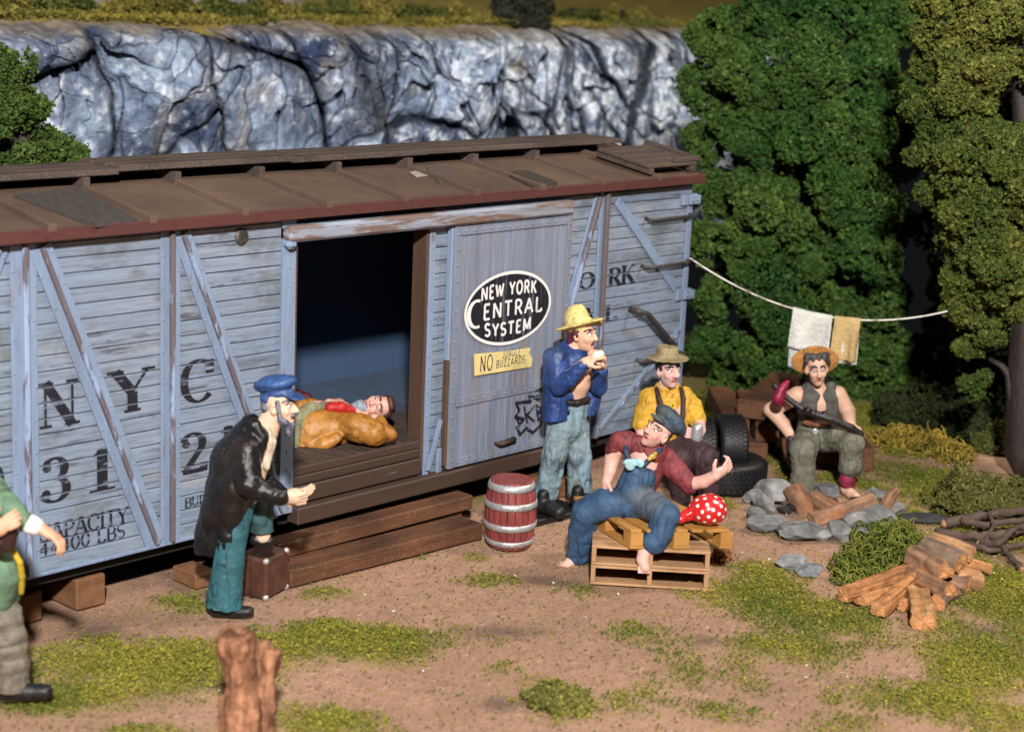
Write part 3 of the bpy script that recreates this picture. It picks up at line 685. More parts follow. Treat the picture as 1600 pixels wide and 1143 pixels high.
# ground: fine where the camera looks, coarse outside
u = np.concatenate([np.linspace(-40, -4.6, 12)[:-1], np.linspace(-4.6, 4.9, 420), np.linspace(4.9, 9, 90)[1:], np.linspace(9, 40, 10)[1:]])
w = np.concatenate([np.linspace(-6, 8.2, 6)[:-1], np.linspace(8.2, 20, 460), np.linspace(20, 23.5, 8)[1:]])
Ug, Wg = np.meshgrid(u, w, indexing='ij'); P = CAM[:2][None, None] + Ug[..., None] * RGT[:2] + Wg[..., None] * FWD[:2]
P = np.concatenate([P, np.zeros(P.shape[:2] + (1,))], -1).reshape(-1, 3)
g = grass_at(P); dk = field(P, DE)
P[:, 2] = height_at(P) + g * .015 - .012
n1, n2, n3 = fbm(P, .8, 3, 1), fbm(P, 7, 3, 2), fbm(P, 30, 2, 4)
dirt = np.array([0.345, 0.208, 0.142]) * (1 + .24 * n1 + .13 * n2 + .14 * n3)[:, None]
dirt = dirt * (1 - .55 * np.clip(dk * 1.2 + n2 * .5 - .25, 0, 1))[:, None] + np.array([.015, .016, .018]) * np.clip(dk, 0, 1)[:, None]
speck = np.random.default_rng(3).random(len(P)); dirt[speck > .992] *= 1.5; dirt[speck < .012] *= .55
turf = np.array([0.185, 0.165, 0.040]) * (1 + .4 * n2)[:, None]
gm = np.clip(g * 1.15 + n3 * .25 * (g > .02), 0, .9)[:, None]
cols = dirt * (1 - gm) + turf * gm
nu, nw = len(u), len(w); I = np.arange(nu * nw).reshape(nu, nw)
F = np.stack([I[:-1, :-1], I[1:, :-1], I[1:, 1:], I[:-1, 1:]], -1).reshape(-1, 4)
M_ground = m_attr('dirt_and_turf', 0.95, 0.1, 40, .75, 1.25, .8, 90, .012)
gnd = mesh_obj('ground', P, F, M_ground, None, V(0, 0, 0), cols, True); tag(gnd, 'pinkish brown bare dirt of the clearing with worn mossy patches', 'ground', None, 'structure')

# turf crumbs and grit
M_turf = m_attr('turf_foam', 0.9, 0.15, 30, .8, 1.2, .2, 60, .003)
r_ = np.random.default_rng(21)
def scatter(N, u0, u1, w0, w1):
    # more where the camera is near
    uu = r_.uniform(u0, u1, N); ww = r_.uniform(w0, w1, N)
    return np.concatenate([(CAM[:2] + uu[:, None] * RGT[:2] + ww[:, None] * FWD[:2]), np.zeros((N, 1))], 1)
p = scatter(700000, -4.4, 4.7, 8.6, 19.5); g = grass_at(p); cl = fbm(p, 6.0, 3, 31)
keep = r_.random(len(p)) < np.clip(g ** 1.3 * 1.15 + .022 + cl * .55 * np.clip(g * 2.5, 0, 1), 0, 1); p = p[keep]; g = g[keep]; cl = cl[keep]
inside = (p[:, 1] > .05) & (p[:, 1] < 2.2) & (p[:, 0] < 5); p, g, cl = p[~inside], g[~inside], cl[~inside]
p[:, 2] = height_at(p) + g * .014 + r_.uniform(0, .018, len(p)) * (.4 + g) + np.clip(cl, 0, 1) * .035 * g
hue = np.clip(fbm(p, 1.4, 3, 40) * .9 + r_.normal(0, .28, len(p)) + .42, 0, 1)[:, None]
gc = (1 - hue) * np.array([0.070, 0.105, 0.014]) + hue * np.array([0.275, 0.232, 0.034])
gc[r_.random(len(gc)) < .015] = (0.40, 0.34, 0.06)
v, f, c = crumbs(p, r_.uniform(.005, .015, len(p)), gc, 2, seed=4)
tag(mesh_obj('grass', v, f, M_turf, None, V(0, 0, 0), c), 'short yellow green mossy turf in patches over the dirt', 'grass', None, 'stuff')
p = scatter(9000, -4.4, 4.7, 8.6, 18); inside = (p[:, 1] > .6) & (p[:, 1] < 2.2) & (p[:, 0] < 5); p = p[~inside]; p[:, 2] = height_at(p) + .001
gc = np.where(r_.random((len(p), 1)) < .5, np.array([[.10, .07, .055]]), np.array([[.30, .21, .15]])) * r_.uniform(.6, 1.3, (len(p), 1)); wv_ = r_.random(len(p)) < .02; gc[wv_] = (.7, .68, .62)
v, f, c = crumbs(p, np.where(wv_, .011, r_.uniform(.003, .010, len(p))), gc, 2, seed=6)
tag(mesh_obj('grit', v, f, M_ground, None, V(0, 0, 0), c), 'fine grit and crumbs scattered over the dirt', 'grit', None, 'stuff')

# cliff: jointed rock with big rounded blocks
CLY, CLX0, CLX1, CLZ = 6.0, -4.0, 15.5, 3.96
nx, nz = 980, 330
X, Z = np.meshgrid(np.linspace(CLX0, CLX1, nx), np.linspace(.6, CLZ, nz), indexing='ij'); Pc = np.stack([X.ravel(), np.zeros(X.size), Z.ravel()], 1)
wob = np.stack([fbm(Pc, .6, 3, 51), 0 * Pc[:, 0], fbm(Pc, .6, 3, 52)], 1) * .50
def worley(Q, n, sx, sz, seed):
    r = np.random.default_rng(seed); c = np.stack([r.uniform(CLX0 - 1, CLX1 + 1, n), r.uniform(-.2, CLZ + 1, n)], 1).astype(np.float32)
    d1 = np.full(len(Q), 9e9, np.float32); d2 = d1.copy(); i1 = np.zeros(len(Q), np.int32); qx, qz = Q[:, 0].astype(np.float32), Q[:, 2].astype(np.float32)
    for i, (a, b) in enumerate(c):
        d = ((qx - a) / sx) ** 2 + ((qz - b) / sz) ** 2; m1 = d < d1
        d2 = np.where(m1, d1, np.minimum(d2, d)); d1 = np.minimum(d1, d); i1[m1] = i
    return np.sqrt(d1), np.sqrt(d2), i1, c, r
rough_right = np.clip((Pc[:, 0] - 6.5) / 2.5, 0, 1)
wob2 = np.stack([fbm(Pc, 2.4, 3, 53), 0 * Pc[:, 0], fbm(Pc, 2.4, 3, 54)], 1) * .16
d1, d2, i1, cc, r1 = worley(Pc + wob + wob2 * .4, 40, 1.05, 1.30, 3)
e1, e2, j1, ce, r2 = worley(Pc + wob * 1.3 + wob2, 460, .8, 1.1, 4)
f1, f2, k1, cf_, r3 = worley(Pc + wob * 1.6 + wob2, 1500, .9, 1.0, 6)
edge = np.clip((d2 - d1) / .24, 0, 1); edge2 = np.clip((e2 - e1) / .12, 0, 1)
tx = r1.normal(0, .42, len(cc)); tz = r1.normal(-.02, .20, len(cc)); off = r1.uniform(-.20, .24, len(cc)); t2 = r2.normal(0, .62, (len(ce), 2)) * V(1.15, .5); t3 = r3.normal(0, .55, (len(cf_), 2)) * V(1.1, .6)
q2 = t2[j1, 0] * (Pc[:, 0] - ce[j1, 0]) + t2[j1, 1] * (Pc[:, 2] - ce[j1, 1]); q3 = t3[k1, 0] * (Pc[:, 0] - cf_[k1, 0]) + t3[k1, 1] * (Pc[:, 2] - cf_[k1, 1])
ridge = 1 - np.abs(fbm(Pc + wob2, 1.9, 4, 62)) * 2.4; ridge2 = 1 - np.abs(fbm(Pc + wob2, 5.5, 3, 63)) * 2.4
disp = off[i1] + np.clip(tx[i1] * (Pc[:, 0] - cc[i1, 0]) + tz[i1] * (Pc[:, 2] - cc[i1, 1]), -.3, .3) + .26 * edge ** .5 + .03 * edge2 ** .6 + q2 * (.34 + .45 * rough_right) + q3 * (.25 + .45 * rough_right)
disp += (.05 + .05 * rough_right) * ridge + .030 * (.7 + 1.2 * rough_right) * ridge2 + .10 * fbm(Pc, 1.1, 4, 60) + .03 * fbm(Pc, 9.0, 3, 61)
slope = (CLZ - Pc[:, 2]) * .10; top = np.clip((Pc[:, 2] - (CLZ - .30)) / .30, 0, 1)
dd_ = disp * (1 - .7 * top ** 2); Pc[:, 0] -= .62 * dd_; Pc[:, 1] = CLY - .78 * dd_ - slope + .50 * top ** 2.2
Pc[:, 2] += .12 * fbm(Pc, .7, 3, 66) * top + .06 * fbm(Pc, 3.0, 3, 67) * top
na, nb, nc = fbm(Pc, 1.1, 4, 70), fbm(Pc, 3.6, 4, 71), fbm(Pc, 11, 3, 72)
cell = r1.uniform(-.20, .20, len(cc))[i1] + r2.uniform(-.26, .26, len(ce))[j1]
tone = np.clip(.50 + cell + .45 * na + .60 * nb + .26 * rough_right, 0, 1)[:, None]
ck = np.array([0.032, 0.050, 0.110]) * (1 - tone) + np.array([0.31, 0.385, 0.53]) * tone
warm = np.clip(fbm(Pc, 1.9, 3, 73) * 2.0 - .30, 0, 1)[:, None]; ck = ck * (1 - warm * .65) + np.array([.40, .35, .27]) * warm * .65
violet = np.clip(fbm(Pc, 1.4, 3, 75) * 2.0 - .35, 0, 1)[:, None]; ck = ck * (1 - violet * .5) + np.array([.17, .16, .25]) * violet * .5
# dry brushed white on the raised creases
white = np.clip((ridge2 - .45) * .9 + (ridge - .62) * .6 + nc * 1.5 + nb * .7 + .75 * rough_right - .40, 0, .95)[:, None]; ck = ck * (1 - white) + np.array([.70, .76, .84]) * white
seam = (1 - np.clip(np.minimum(edge * 2.6, .25 + edge2 * 3), 0, 1))[:, None] * .85; ck = ck * (1 - seam) + np.array([.014, .017, .032]) * seam
soil = np.clip(top * 1.6 - .6 + nb * .6, 0, 1)[:, None]; ck = ck * (1 - soil) + np.array([.27, .22, .16]) * soil
I = np.arange(nx * nz).reshape(nx, nz); F = np.stack([I[:-1, :-1], I[1:, :-1], I[1:, 1:], I[:-1, 1:]], -1).reshape(-1, 4)
M_rock = m_attr('painted_rock', .78, .2, 9, .6, 1.4, .8, 26, .035)
tag(mesh_obj('cliff', Pc, F, M_rock, None, V(8, 6, 0), ck, False), 'blue grey painted rock cliff with rounded blocks behind the boxcar', 'cliff', None, 'structure')
# plateau above the cliff, with a gravel bank behind it
nx, ny = 300, 90
X, Y = np.meshgrid(np.linspace(CLX0 - 3, 24, nx), np.concatenate([np.linspace(6.12, 12, 60), np.linspace(12.2, 34, 30)]), indexing='ij')
Pp = np.stack([X.ravel(), Y.ravel(), np.zeros(X.size)], 1); bank = np.clip((Pp[:, 1] - 9.2) / 2.5, 0, 1)
Pp[:, 2] = CLZ + .03 + .06 * fbm(Pp, .8, 3, 80) + bank * .55 - .20 * np.clip((6.55 - Pp[:, 1]) / .4, 0, 1) + np.clip((Pp[:, 1] - 14) / 6, 0, 1) * 2.0
gz = np.clip((Pp[:, 1] - 8.3 - 7 * np.clip((Pp[:, 0] - 8.0) / 2, 0, 1)) * .8 + fbm(Pp, 1.5, 3, 81) * .5, 0, 1)[:, None]
nn = fbm(Pp, 9, 2, 82)[:, None]
cg = (np.array([.25, .20, .055]) * (1 + .35 * nn)) * (1 - gz) + np.array([.40, .38, .40]) * (1 + .5 * nn) * gz
I = np.arange(nx * ny).reshape(nx, ny); F = np.stack([I[:-1, :-1], I[1:, :-1], I[1:, 1:], I[:-1, 1:]], -1).reshape(-1, 4)
tag(mesh_obj('plateau', Pp, F, M_ground, None, V(8, 9, CLZ), cg, True), 'grassy ledge with a grey gravel bank on top of the cliff', 'terrain', None, 'structure')
p = np.stack([r_.uniform(-4, 20, 60000), r_.uniform(6.3, 9.6, 60000), np.zeros(60000)], 1); p[:, 2] = CLZ + .03 + .06 * fbm(p, .8, 3, 80) + r_.uniform(0, .05, len(p))
k_ = r_.random(len(p)) < np.clip(.55 + fbm(p, 1.5, 3, 83), 0, 1); p = p[k_]
hue = np.clip(fbm(p, 1.0, 3, 84) + .65 + r_.normal(0, .2, len(p)), 0, 1)[:, None]
v, f, c = crumbs(p, r_.uniform(.02, .05, len(p)), (1 - hue) * np.array([.07, .09, .02]) + hue * np.array([.27, .21, .045]), 1, seed=9)
tag(mesh_obj('ledge_grass', v, f, M_turf, None, V(8, 8, CLZ), c), 'olive yellow turf along the top of the cliff', 'grass', None, 'stuff')
# ================================================================== TREES AND SHRUBS (foam clumps on wire armatures)
M_leaf = m_attr('foam_leaf', 0.85, 0.15, 25, .8, 1.2, .2, 60, .003)
M_core = NT('crown_core').out((0.010, 0.014, 0.006), 0.95, 0.05)
t = NT('bark'); c = t.mix(t.ramp(t.noise(9, (1, 1, .25), 7, .7), [(0.3, K(0)), (0.7, K(1))]), (0.011, 0.008, 0.008), (0.040, 0.028, 0.025)); t.bump(t.noise(22, (1, 1, .3), 6, .7), .9, .02); M_bark = t.out(c, .55, .5)
def clump(c, r, n, lean=None, seed=0, sub=17):
    """crumb positions for one lumpy foam clump: several lobes, most crumbs in their skins"""
    r_ = np.random.default_rng(seed); c = np.asarray(c, float); r = np.broadcast_to(np.asarray(r, float), (3,))
    lob = r_.normal(size=(sub, 3)); lob /= np.linalg.norm(lob, axis=1)[:, None]; lob *= (.38 + .48 * r_.random((sub, 1)))
    lr = r_.uniform(.24, .50, sub)
    d = r_.normal(size=(n, 3)); d /= np.linalg.norm(d, axis=1)[:, None]; k = r_.integers(0, sub, n)
    q = lob[k] + d * (lr[k] * (1 - .30 * r_.random(n) ** 2.0))[:, None]
    # drop crumbs buried in other lobes
    ins = np.zeros(n, bool)
    for i in range(sub): ins |= (np.linalg.norm(q - lob[i], axis=1) < lr[i] * .62)
    q = q[~ins]; p = c + q * r
    nz = vnoise(p, 9.0, seed % 7) + .7 * vnoise(p, 20.0, 3 + seed % 5); p = p[nz > -.28]
    return p + r_.normal(size=p.shape) * .008
def crown(clumps, dark, lite, size, dens, seed, hue_s=1.2, core=.55):
    r_ = np.random.default_rng(seed); P = []; cb = MB()
    for i, (c, r) in enumerate(clumps):
        rr = np.broadcast_to(np.asarray(r, float), (3,)); area = 4 * np.pi * (rr.mean()) ** 2
        P.append(clump(c, rr, int(area * dens), seed=seed * 100 + i))
        cb.ball(c, rr * core, 8, 6)
    P = np.concatenate(P); h = np.clip(.45 + .75 * fbm(P, hue_s, 3, seed % 9) + r_.normal(0, .20, len(P)), 0, 1)[:, None]
    col = (1 - h) * np.array(dark) + h * np.array(lite); col = col * r_.uniform(.75, 1.25, (len(P), 1))
    v, f, c = crumbs(P, r_.uniform(size * .6, size * 1.3, len(P)), col, 2, seed=seed)
    return v, f, c, cb
def make_tree(name, label, group, base, clumps, dark, lite, size, dens, seed, trunk, hue_s=1.2, cat='tree', core=.55):
    root = empty(name, base, label, cat, group)
    v, f, c, cb = crown(clumps, dark, lite, size, dens, seed, hue_s, core)
    cr = mesh_obj('crown', v, f, M_leaf, root, None, c)
    if trunk:
        tb = MB()
        for pts, rad in trunk: tb.tube(pts, rad, 14, jit=.08)
        tb.build('trunk', M_bark, root, smooth=True)
    return root
def cl_px(Y, lst, q=1.0):
    """clumps given as (px, py, radius px, depth offset) on the plane through a ground point Y"""
    o = []
    for a, b, r, d in lst:
        p = at_base(Y, a, b, d); s = scale_at(p) / q; o.append((p, V(r, r * .95, r * .88) / s))
    return o
DG, LG = (0.018, 0.060, 0.013), (0.083, 0.136, 0.027)
# big green tree past the end of the boxcar
B1 = V(8.35, 0.55, 0)
C1 = [(1130, 60, 75, .2), (1210, 20, 80, .0), (1300, 10, 80, -.1), (1385, 40, 70, .3), (1110, 140, 60, .3), (1190, 120, 80, -.2), (1270, 110, 85, -.5), (1350, 120, 75, -.2), (1400, 160, 55, .4),
      (1105, 225, 50, .2), (1170, 215, 80, -.2), (1255, 200, 85, -.6), (1330, 205, 80, -.4), (1125, 300, 62, .1), (1200, 310, 85, -.5), (1330, 300, 85, -.6), (1395, 260, 45, .3), (1260, 290, 60, .5),
      (1110, 380, 50, .0), (1180, 390, 75, -.4), (1270, 385, 75, -.3), (1350, 390, 80, -.5), (1400, 350, 45, .2), (1125, 460, 60, .2), (1200, 470, 75, -.2), (1290, 470, 75, .1), (1370, 470, 65, -.1),
      (1120, 540, 55, .2), (1190, 550, 70, .0), (1280, 545, 75, .2), (1360, 540, 70, .0), (1140, 600, 42, .3), (1200, 610, 45, .2), (1400, 610, 60, .2), (1340, 600, 60, .3), (1410, 550, 45, .4), (1190, 650, 36, .1), (1240, 655, 34, .3), (1300, 650, 40, .4), (1370, 655, 38, .3), (1420, 665, 34, .4)]
make_tree('broadleaf_tree', 'tall dark green bushy tree filling the gap just past the right end of the boxcar', 'trees around the camp', B1, cl_px(B1, C1, .86), DG, LG, .034, 4800, 1,
          [([B1 + V(0, 0, -.1), B1 + V(.05, .02, 1.2), B1 + V(.0, .1, 3), B1 + V(-.1, 0, 4.6)], [.20, .16, .12, .05]), ([B1 + V(.0, 0, 2.0), B1 + V(.7, -.6, 3.2)], [.08, .03]), ([B1 + V(.0, 0, 1.6), B1 + V(-.7, .5, 3.0)], [.08, .03])])
# right foreground tree with the dark trunk
B2 = at_z(1598, 752); B2 = V(B2[0] + .25, B2[1] - .12, 0)
C2 = [(1470, 20, 62, .0), (1540, 30, 70, -.3), (1610, 20, 70, -.2), (1455, 90, 50, .1), (1520, 100, 65, -.3), (1600, 95, 60, -.1), (1440, 165, 42, .1), (1500, 160, 62, -.2), (1545, 215, 55, -.4), (1460, 225, 52, -.1), (1505, 260, 58, -.4),
      (1600, 240, 55, -.4), (1570, 290, 55, -.5), (1480, 300, 52, -.1), (1530, 330, 58, -.4), (1590, 350, 60, -.3), (1500, 375, 48, -.1), (1550, 400, 58, -.3), (1610, 420, 55, -.1), (1510, 440, 44, .0), (1570, 460, 52, -.1), (1505, 485, 34, .1), (1620, 500, 50, .2),
      (1545, 505, 40, .2), (1515, 540, 26, .25), (1530, 590, 22, .1), (1508, 600, 14, .1), (1525, 617, 12, .1), (1660, 60, 90, .2), (1680, 220, 90, .2), (1680, 380, 90, .2)]
DG2, LG2 = (0.030, 0.064, 0.012), (0.160, 0.165, 0.034)
tr = lambda a, b, d: at_base(B2, a, b, d)
t2 = make_tree('broadleaf_tree', 'olive green tree with a stout dark trunk at the right edge, clothesline tied on', 'trees around the camp', B2, cl_px(B2, C2, .96), DG2, LG2, .026, 7000, 2,
          [([B2 + V(0, 0, -.1), tr(1598, 700, 0), tr(1600, 620, 0), tr(1603, 540, 0), tr(1606, 400, 0), tr(1600, 200, 0), tr(1590, 60, 0)], [.22, .185, .165, .15, .14, .11, .06]),
           ([tr(1585, 690, -.02), tr(1580, 620, -.03), tr(1576, 585, .0), tr(1566, 572, .05), tr(1545, 560, .1)], [.05, .045, .04, .035, .02]), ([tr(1603, 500, 0), tr(1560, 470, .0), tr(1490, 484, .05)], [.06, .045, .02]), ([tr(1603, 420, 0), tr(1500, 300, -.1)], [.07, .02])], 1.6)
# tree on the left behind the boxcar roof
B3 = at_y(20, 420, 3.6); B3 = V(B3[0], 3.6, 0)
C3 = [(-20, 100, 50, .0), (10, 110, 45, -.1), (-10, 160, 60, -.2), (30, 165, 45, -.2), (50, 175, 26, -.1), (-15, 235, 45, .2), (20, 240, 38, .1), (70, 220, 34, .0), (105, 236, 28, .0), (50, 250, 34, -.1), (128, 243, 12, 0), (0, 200, 24, .5), (80, 262, 40, .1), (10, 290, 60, .2)]
make_tree('broadleaf_tree', 'small bright green tree at the left edge behind the boxcar roof', 'trees around the camp', B3, cl_px(B3, C3), (0.025, 0.060, 0.013), (0.105, 0.150, 0.03), .024, 6500, 3,
          [([B3, at_base(B3, 30, 300, .1), at_base(B3, 34, 215, .0), at_base(B3, 30, 150, .0)], [.16, .12, .10, .04])])
# two added trees; near black leaf colours stand in for the dark beyond
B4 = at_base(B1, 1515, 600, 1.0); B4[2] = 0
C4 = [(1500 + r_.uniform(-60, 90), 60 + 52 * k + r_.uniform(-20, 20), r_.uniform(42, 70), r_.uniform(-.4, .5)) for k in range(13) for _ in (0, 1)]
make_tree('broadleaf_tree', 'tree with leaves darkened for shade, between the big green tree and the olive one', 'trees around the camp', B4, cl_px(B4, C4), (0.010, 0.012, 0.005), (0.040, 0.034, 0.010), .034, 2600, 4,
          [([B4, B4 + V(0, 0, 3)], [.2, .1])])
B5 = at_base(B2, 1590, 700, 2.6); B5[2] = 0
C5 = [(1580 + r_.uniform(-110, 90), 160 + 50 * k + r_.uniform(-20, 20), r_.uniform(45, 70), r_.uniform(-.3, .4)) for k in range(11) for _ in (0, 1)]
make_tree('broadleaf_tree', 'tree with leaves darkened for shade, far back behind the stout trunk at the right edge', 'trees around the camp', B5, cl_px(B5, C5), (0.010, 0.013, 0.006), (0.035, 0.036, 0.012), .034, 2600, 5, [([B5, B5 + V(0, 0, 3)], [.2, .1])])
# shrubs
def shrub(px, py, rpx, hpx, label, dark, lite, size, dens, seed, name='shrub', n=7, z=0.0, group=None):
    b = at_z(px, py, z); s = scale_at(b); R_, H = rpx / s, hpx / s; rs = np.random.default_rng(seed)
    cl = [(b + V(0, 0, H * .45), V(R_ * .6, R_ * .6, H * .55))]
    for k in range(n):
        a_ = k / n * 2 * np.pi + rs.uniform(-.3, .3); cl.append((b + V(math.cos(a_) * R_ * .58, math.sin(a_) * R_ * .58, H * rs.uniform(.22, .4)), V(R_, R_, H * .9) * rs.uniform(.36, .48)))
    return make_tree(name, label, group, b, cl, dark, lite, size, dens, seed, None, 2.5, 'shrub')
shrub(1525, 800, 78, 78, 'low rounded olive green shrub at the foot of the dark trunk', (0.045, 0.060, 0.014), (0.185, 0.165, 0.045), .017, 15000, 11)
shrub(1555, 705, 36, 50, 'small dim shrub just left of the dark trunk, half in shade', (0.03, 0.045, 0.012), (0.12, 0.12, 0.03), .020, 9000, 12)
shrub(1180, 660, 26, 26, 'tiny yellow green tuft between the tyre and the stacked timbers', (0.06, 0.07, 0.015), (0.20, 0.17, 0.04), .018, 9000, 13)
shrub(875, 1096, 60, 22, 'fuzzy green tuft in the bare dirt at the bottom centre', (0.055, 0.075, 0.016), (0.19, 0.17, 0.04), .018, 12000, 14)
shrub(1095, 640, 30, 36, 'yellowish shrub under the end of the boxcar behind the seated men', (0.06, 0.065, 0.015), (0.22, 0.17, 0.04), .022, 9000, 15)
for k, (px, py, a_, b_, lab) in enumerate(((1395, 668, 40, 60, 'low bush coloured dark for shade under the big green tree, behind the campfire timbers'), (1460, 672, 46, 74, 'bush coloured near black for the unlit gap left of the stout trunk'), (1520, 690, 46, 80, 'bush coloured near black for shade just behind the dim shrub by the stout trunk'), (1575, 690, 46, 90, 'bush coloured near black for shade right behind the stout trunk'), (1655, 700, 60, 100, 'bush coloured near black for shade behind the trunk, cut off by the right edge'))):
    shrub(px, py, a_, b_, lab, (.010, .015, .006), (.036, .044, .014), .026, 4200, 60 + k)  # added bushes, leaf colours near black to stand in for the unlit gap
# shrub row along the cliff top
for k, (x, y, r, h, dk) in enumerate([(-.6, 7.2, .38, .30, 0), (.4, 7.5, .34, .22, 1), (1.2, 7.3, .42, .26, 0), (2.1, 7.4, .40, .30, 1), (2.9, 7.2, .36, .24, 0), (3.7, 7.5, .45, .26, 0), (4.5, 7.3, .36, .22, 1), (5.3, 7.4, .42, .28, 0), (6.1, 7.3, .36, .22, 1), (6.9, 7.5, .4, .26, 0), (7.7, 7.3, .34, .2, 1), (8.6, 7.4, .4, .24, 0), (11.3, 7.5, .45, .2, 1), (12.6, 7.6, .5, .24, 0)]):
    b = V(x + .6, y, CLZ + .02); cl = [(b + V(rng.uniform(-.25, .25), rng.uniform(-.15, .15), h * rng.uniform(.3, .6)), V(r, r, h) * rng.uniform(.45, .65)) for _ in range(5)]
    make_tree('shrub', ('mossy green' if dk else 'mustard yellow') + ' shrub, one of the low row along the cliff top', 'shrubs along the cliff top', b, cl, *(((.045, .06, .014), (.13, .14, .03)) if dk else ((.10, .10, .02), (.27, .21, .05))), .036, 1900, 30 + k, None, 2.0, 'shrub')
bb = at_y(815, 40, 6.6); bb = V(bb[0], 6.6, CLZ)
make_tree('shrub', 'dark blackish green bush spilling over the cliff edge above the boxcar', None, bb, cl_px(bb, [(790, 14, 26, 0), (830, 8, 30, .1), (815, 34, 28, -.2), (845, 38, 20, -.25), (800, 2, 30, .2)]), (.018, .022, .014), (.06, .06, .04), .034, 3000, 50, None, 2.0, 'shrub')
for k, px in enumerate((893, 935, 973, 1000)):
    p = at_y(px, 14, 7.4); pb = V(p[0], 7.4, CLZ + .05)
    tag(MB().tube([pb, pb + V(0, 0, .20)], .035, 8).build('fence_post', M_black), ['first', 'second', 'third', 'last'][k] + ' dark stub post counted from the bush on the cliff top', 'post', 'dark posts on the cliff top')
# wiry yellow moss ridge and the green moss by the firewood
def moss(name, label, spots, n, dark, lite, length, rad, seed):
    rs = np.random.default_rng(seed); mb = MB()
    for i in range(n):
        px, py, rx, ry, h = spots[rs.integers(len(spots))]; a_, q = rs.uniform(0, 2 * np.pi), math.sqrt(rs.random())
        b = at_z(px + rx * q * math.cos(a_), py + ry * q * math.sin(a_)); z = h * (1 - q * q) * rs.uniform(.3, 1)
        d = rs.normal(size=3); d[2] = abs(d[2]) * .25; d /= np.linalg.norm(d); e = rs.normal(size=3) * 2.6; e[2] *= .7
        p = [b + V(0, 0, z * .9 + .01)]
        e /= np.linalg.norm(e)
        for s_ in range(6): d = d + np.cross(e, d) * .95 + rs.normal(size=3) * .2; d /= np.linalg.norm(d); p.append(p[-1] + d * length * .2)
        p = np.array(p); p[:, 2] = np.maximum(p[:, 2], .005); hh = rs.random()
        mb.tube(p, np.linspace(rad, rad * .45, 7), 5, np.array(dark) * (1 - hh) + np.array(lite) * hh, False)
    return tag(mb.build(name, M_turf, smooth=True), label, 'moss', None, None)
moss('moss_clump', 'stringy mound of bright green moss behind the split firewood', [(1375, 870, 62, 46, .11), (1350, 895, 45, 26, .07), (1400, 850, 40, 24, .11)], 900, (.030, .048, .008), (.17, .18, .03), .17, .010, 3)
moss('moss_clump', 'low yellow stringy moss bank behind the campfire man on the right', [(1400, 690, 40, 14, .12), (1450, 700, 45, 14, .16), (1490, 715, 28, 10, .10)], 520, (.10, .08, .012), (.34, .24, .04), .16, .011, 4)
# ================================================================== CAMP OBJECTS
M_wooddark = m_wood('creosoted_timber', (0.060, 0.030, 0.018), (0.165, 0.075, 0.038), (.35, .35, 2.2), .75, 4, (0.35, 0.28, 0.2))
M_tim_top = M_wooddark
M_pal1 = m_wood('raw_pallet_wood', (0.32, 0.175, 0.085), (0.50, 0.30, 0.165), (1, 1, 1), .7, 5)
M_pal2 = m_wood('honey_pallet_wood', (0.33, 0.155, 0.035), (0.47, 0.24, 0.065), (1, 1, 1), .6, 4)
M_log = m_attr('log_wood', .8, .2, 9, .6, 1.35, .7, 28, .012)
M_stone = m_attr('slate_stone', .75, .3, 7, .6, 1.35, .7, 26, .015)
M_rubber = NT('black_rubber'); M_rubber.bump(M_rubber.noise(40), .3, .006); M_rubber = M_rubber.out((0.008, 0.008, 0.009), .5, .45)
M_gen = m_attr('painted_part', .5, .4, 12, .8, 1.15, .25, 50, .004)
M_gloss = m_attr('gloss_paint', .28, .5, 10, .85, 1.1, .1, 40, .003)
t = NT('silver_hoop'); c = t.mix(t.ramp(t.noise(30, (1, 1, 1), 5, .7), [(.35, K(0)), (.7, K(1))]), (.32, .32, .34), (.62, .62, .63)); t.bump(t.noise(45), .5, .006); M_silver = t.out(c, .42, .5, .55)
def basis(d, up=UP):
    d = np.asarray(d, float); d = d / np.linalg.norm(d); up = V(1, 0, 0) if abs(d @ up) > .98 else up; s = np.cross(d, up); s /= np.linalg.norm(s); return np.stack([d, s, np.cross(s, d)], 1)
def timber(name, a, b, w, h, label, group=None, mat=None, col=None, cat='timber', bev=.012):
    """beam from a to b (centre line at its foot), w wide, h high"""
    a, b = V(*a), V(*b); d = b - a; L = np.linalg.norm(d); Mx = basis(d); n = max(6, int(L / .12)); mb = MB()
    mb.box((0, -w / 2, 0), (L, w / 2, h), Mx, a, bev=bev)
    o = mb.build(name, mat or M_timx, loc=a); return tag(o, label, cat, group)
def m_timber(name, stretch): return m_wood(name, (0.044, 0.021, 0.013), (0.175, 0.072, 0.034), stretch, .75, 4, (0.35, 0.28, 0.2))
M_timx = m_timber('timber_brown', (.35, 1.6, 2.2)); M_timy = m_timber('timber_brown_across', (1.6, .35, 2.2))
# steps by the boxcar door
a, b = at_z(455, 919), at_z(752, 843); d = (b - a) / np.linalg.norm(b - a); nrm = V(-d[1], d[0], 0)
timber('timber', a + nrm * .15, a + nrm * .15 + d * 2.0, .29, .140, 'long brown timber on the dirt, the lower of the two steps below the boxcar door', 'timbers laid as steps')
timber('timber', V(-.36, -.155, .143), V(1.79, -.175, .143), .20, .125, 'long brown timber lying on top as the upper step below the boxcar door', 'timbers laid as steps')
timber('timber', V(-.30, -.10, 0), V(1.72, -.11, 0), .22, .140, 'dark timber underneath, carrying the upper step', 'timbers laid as steps')
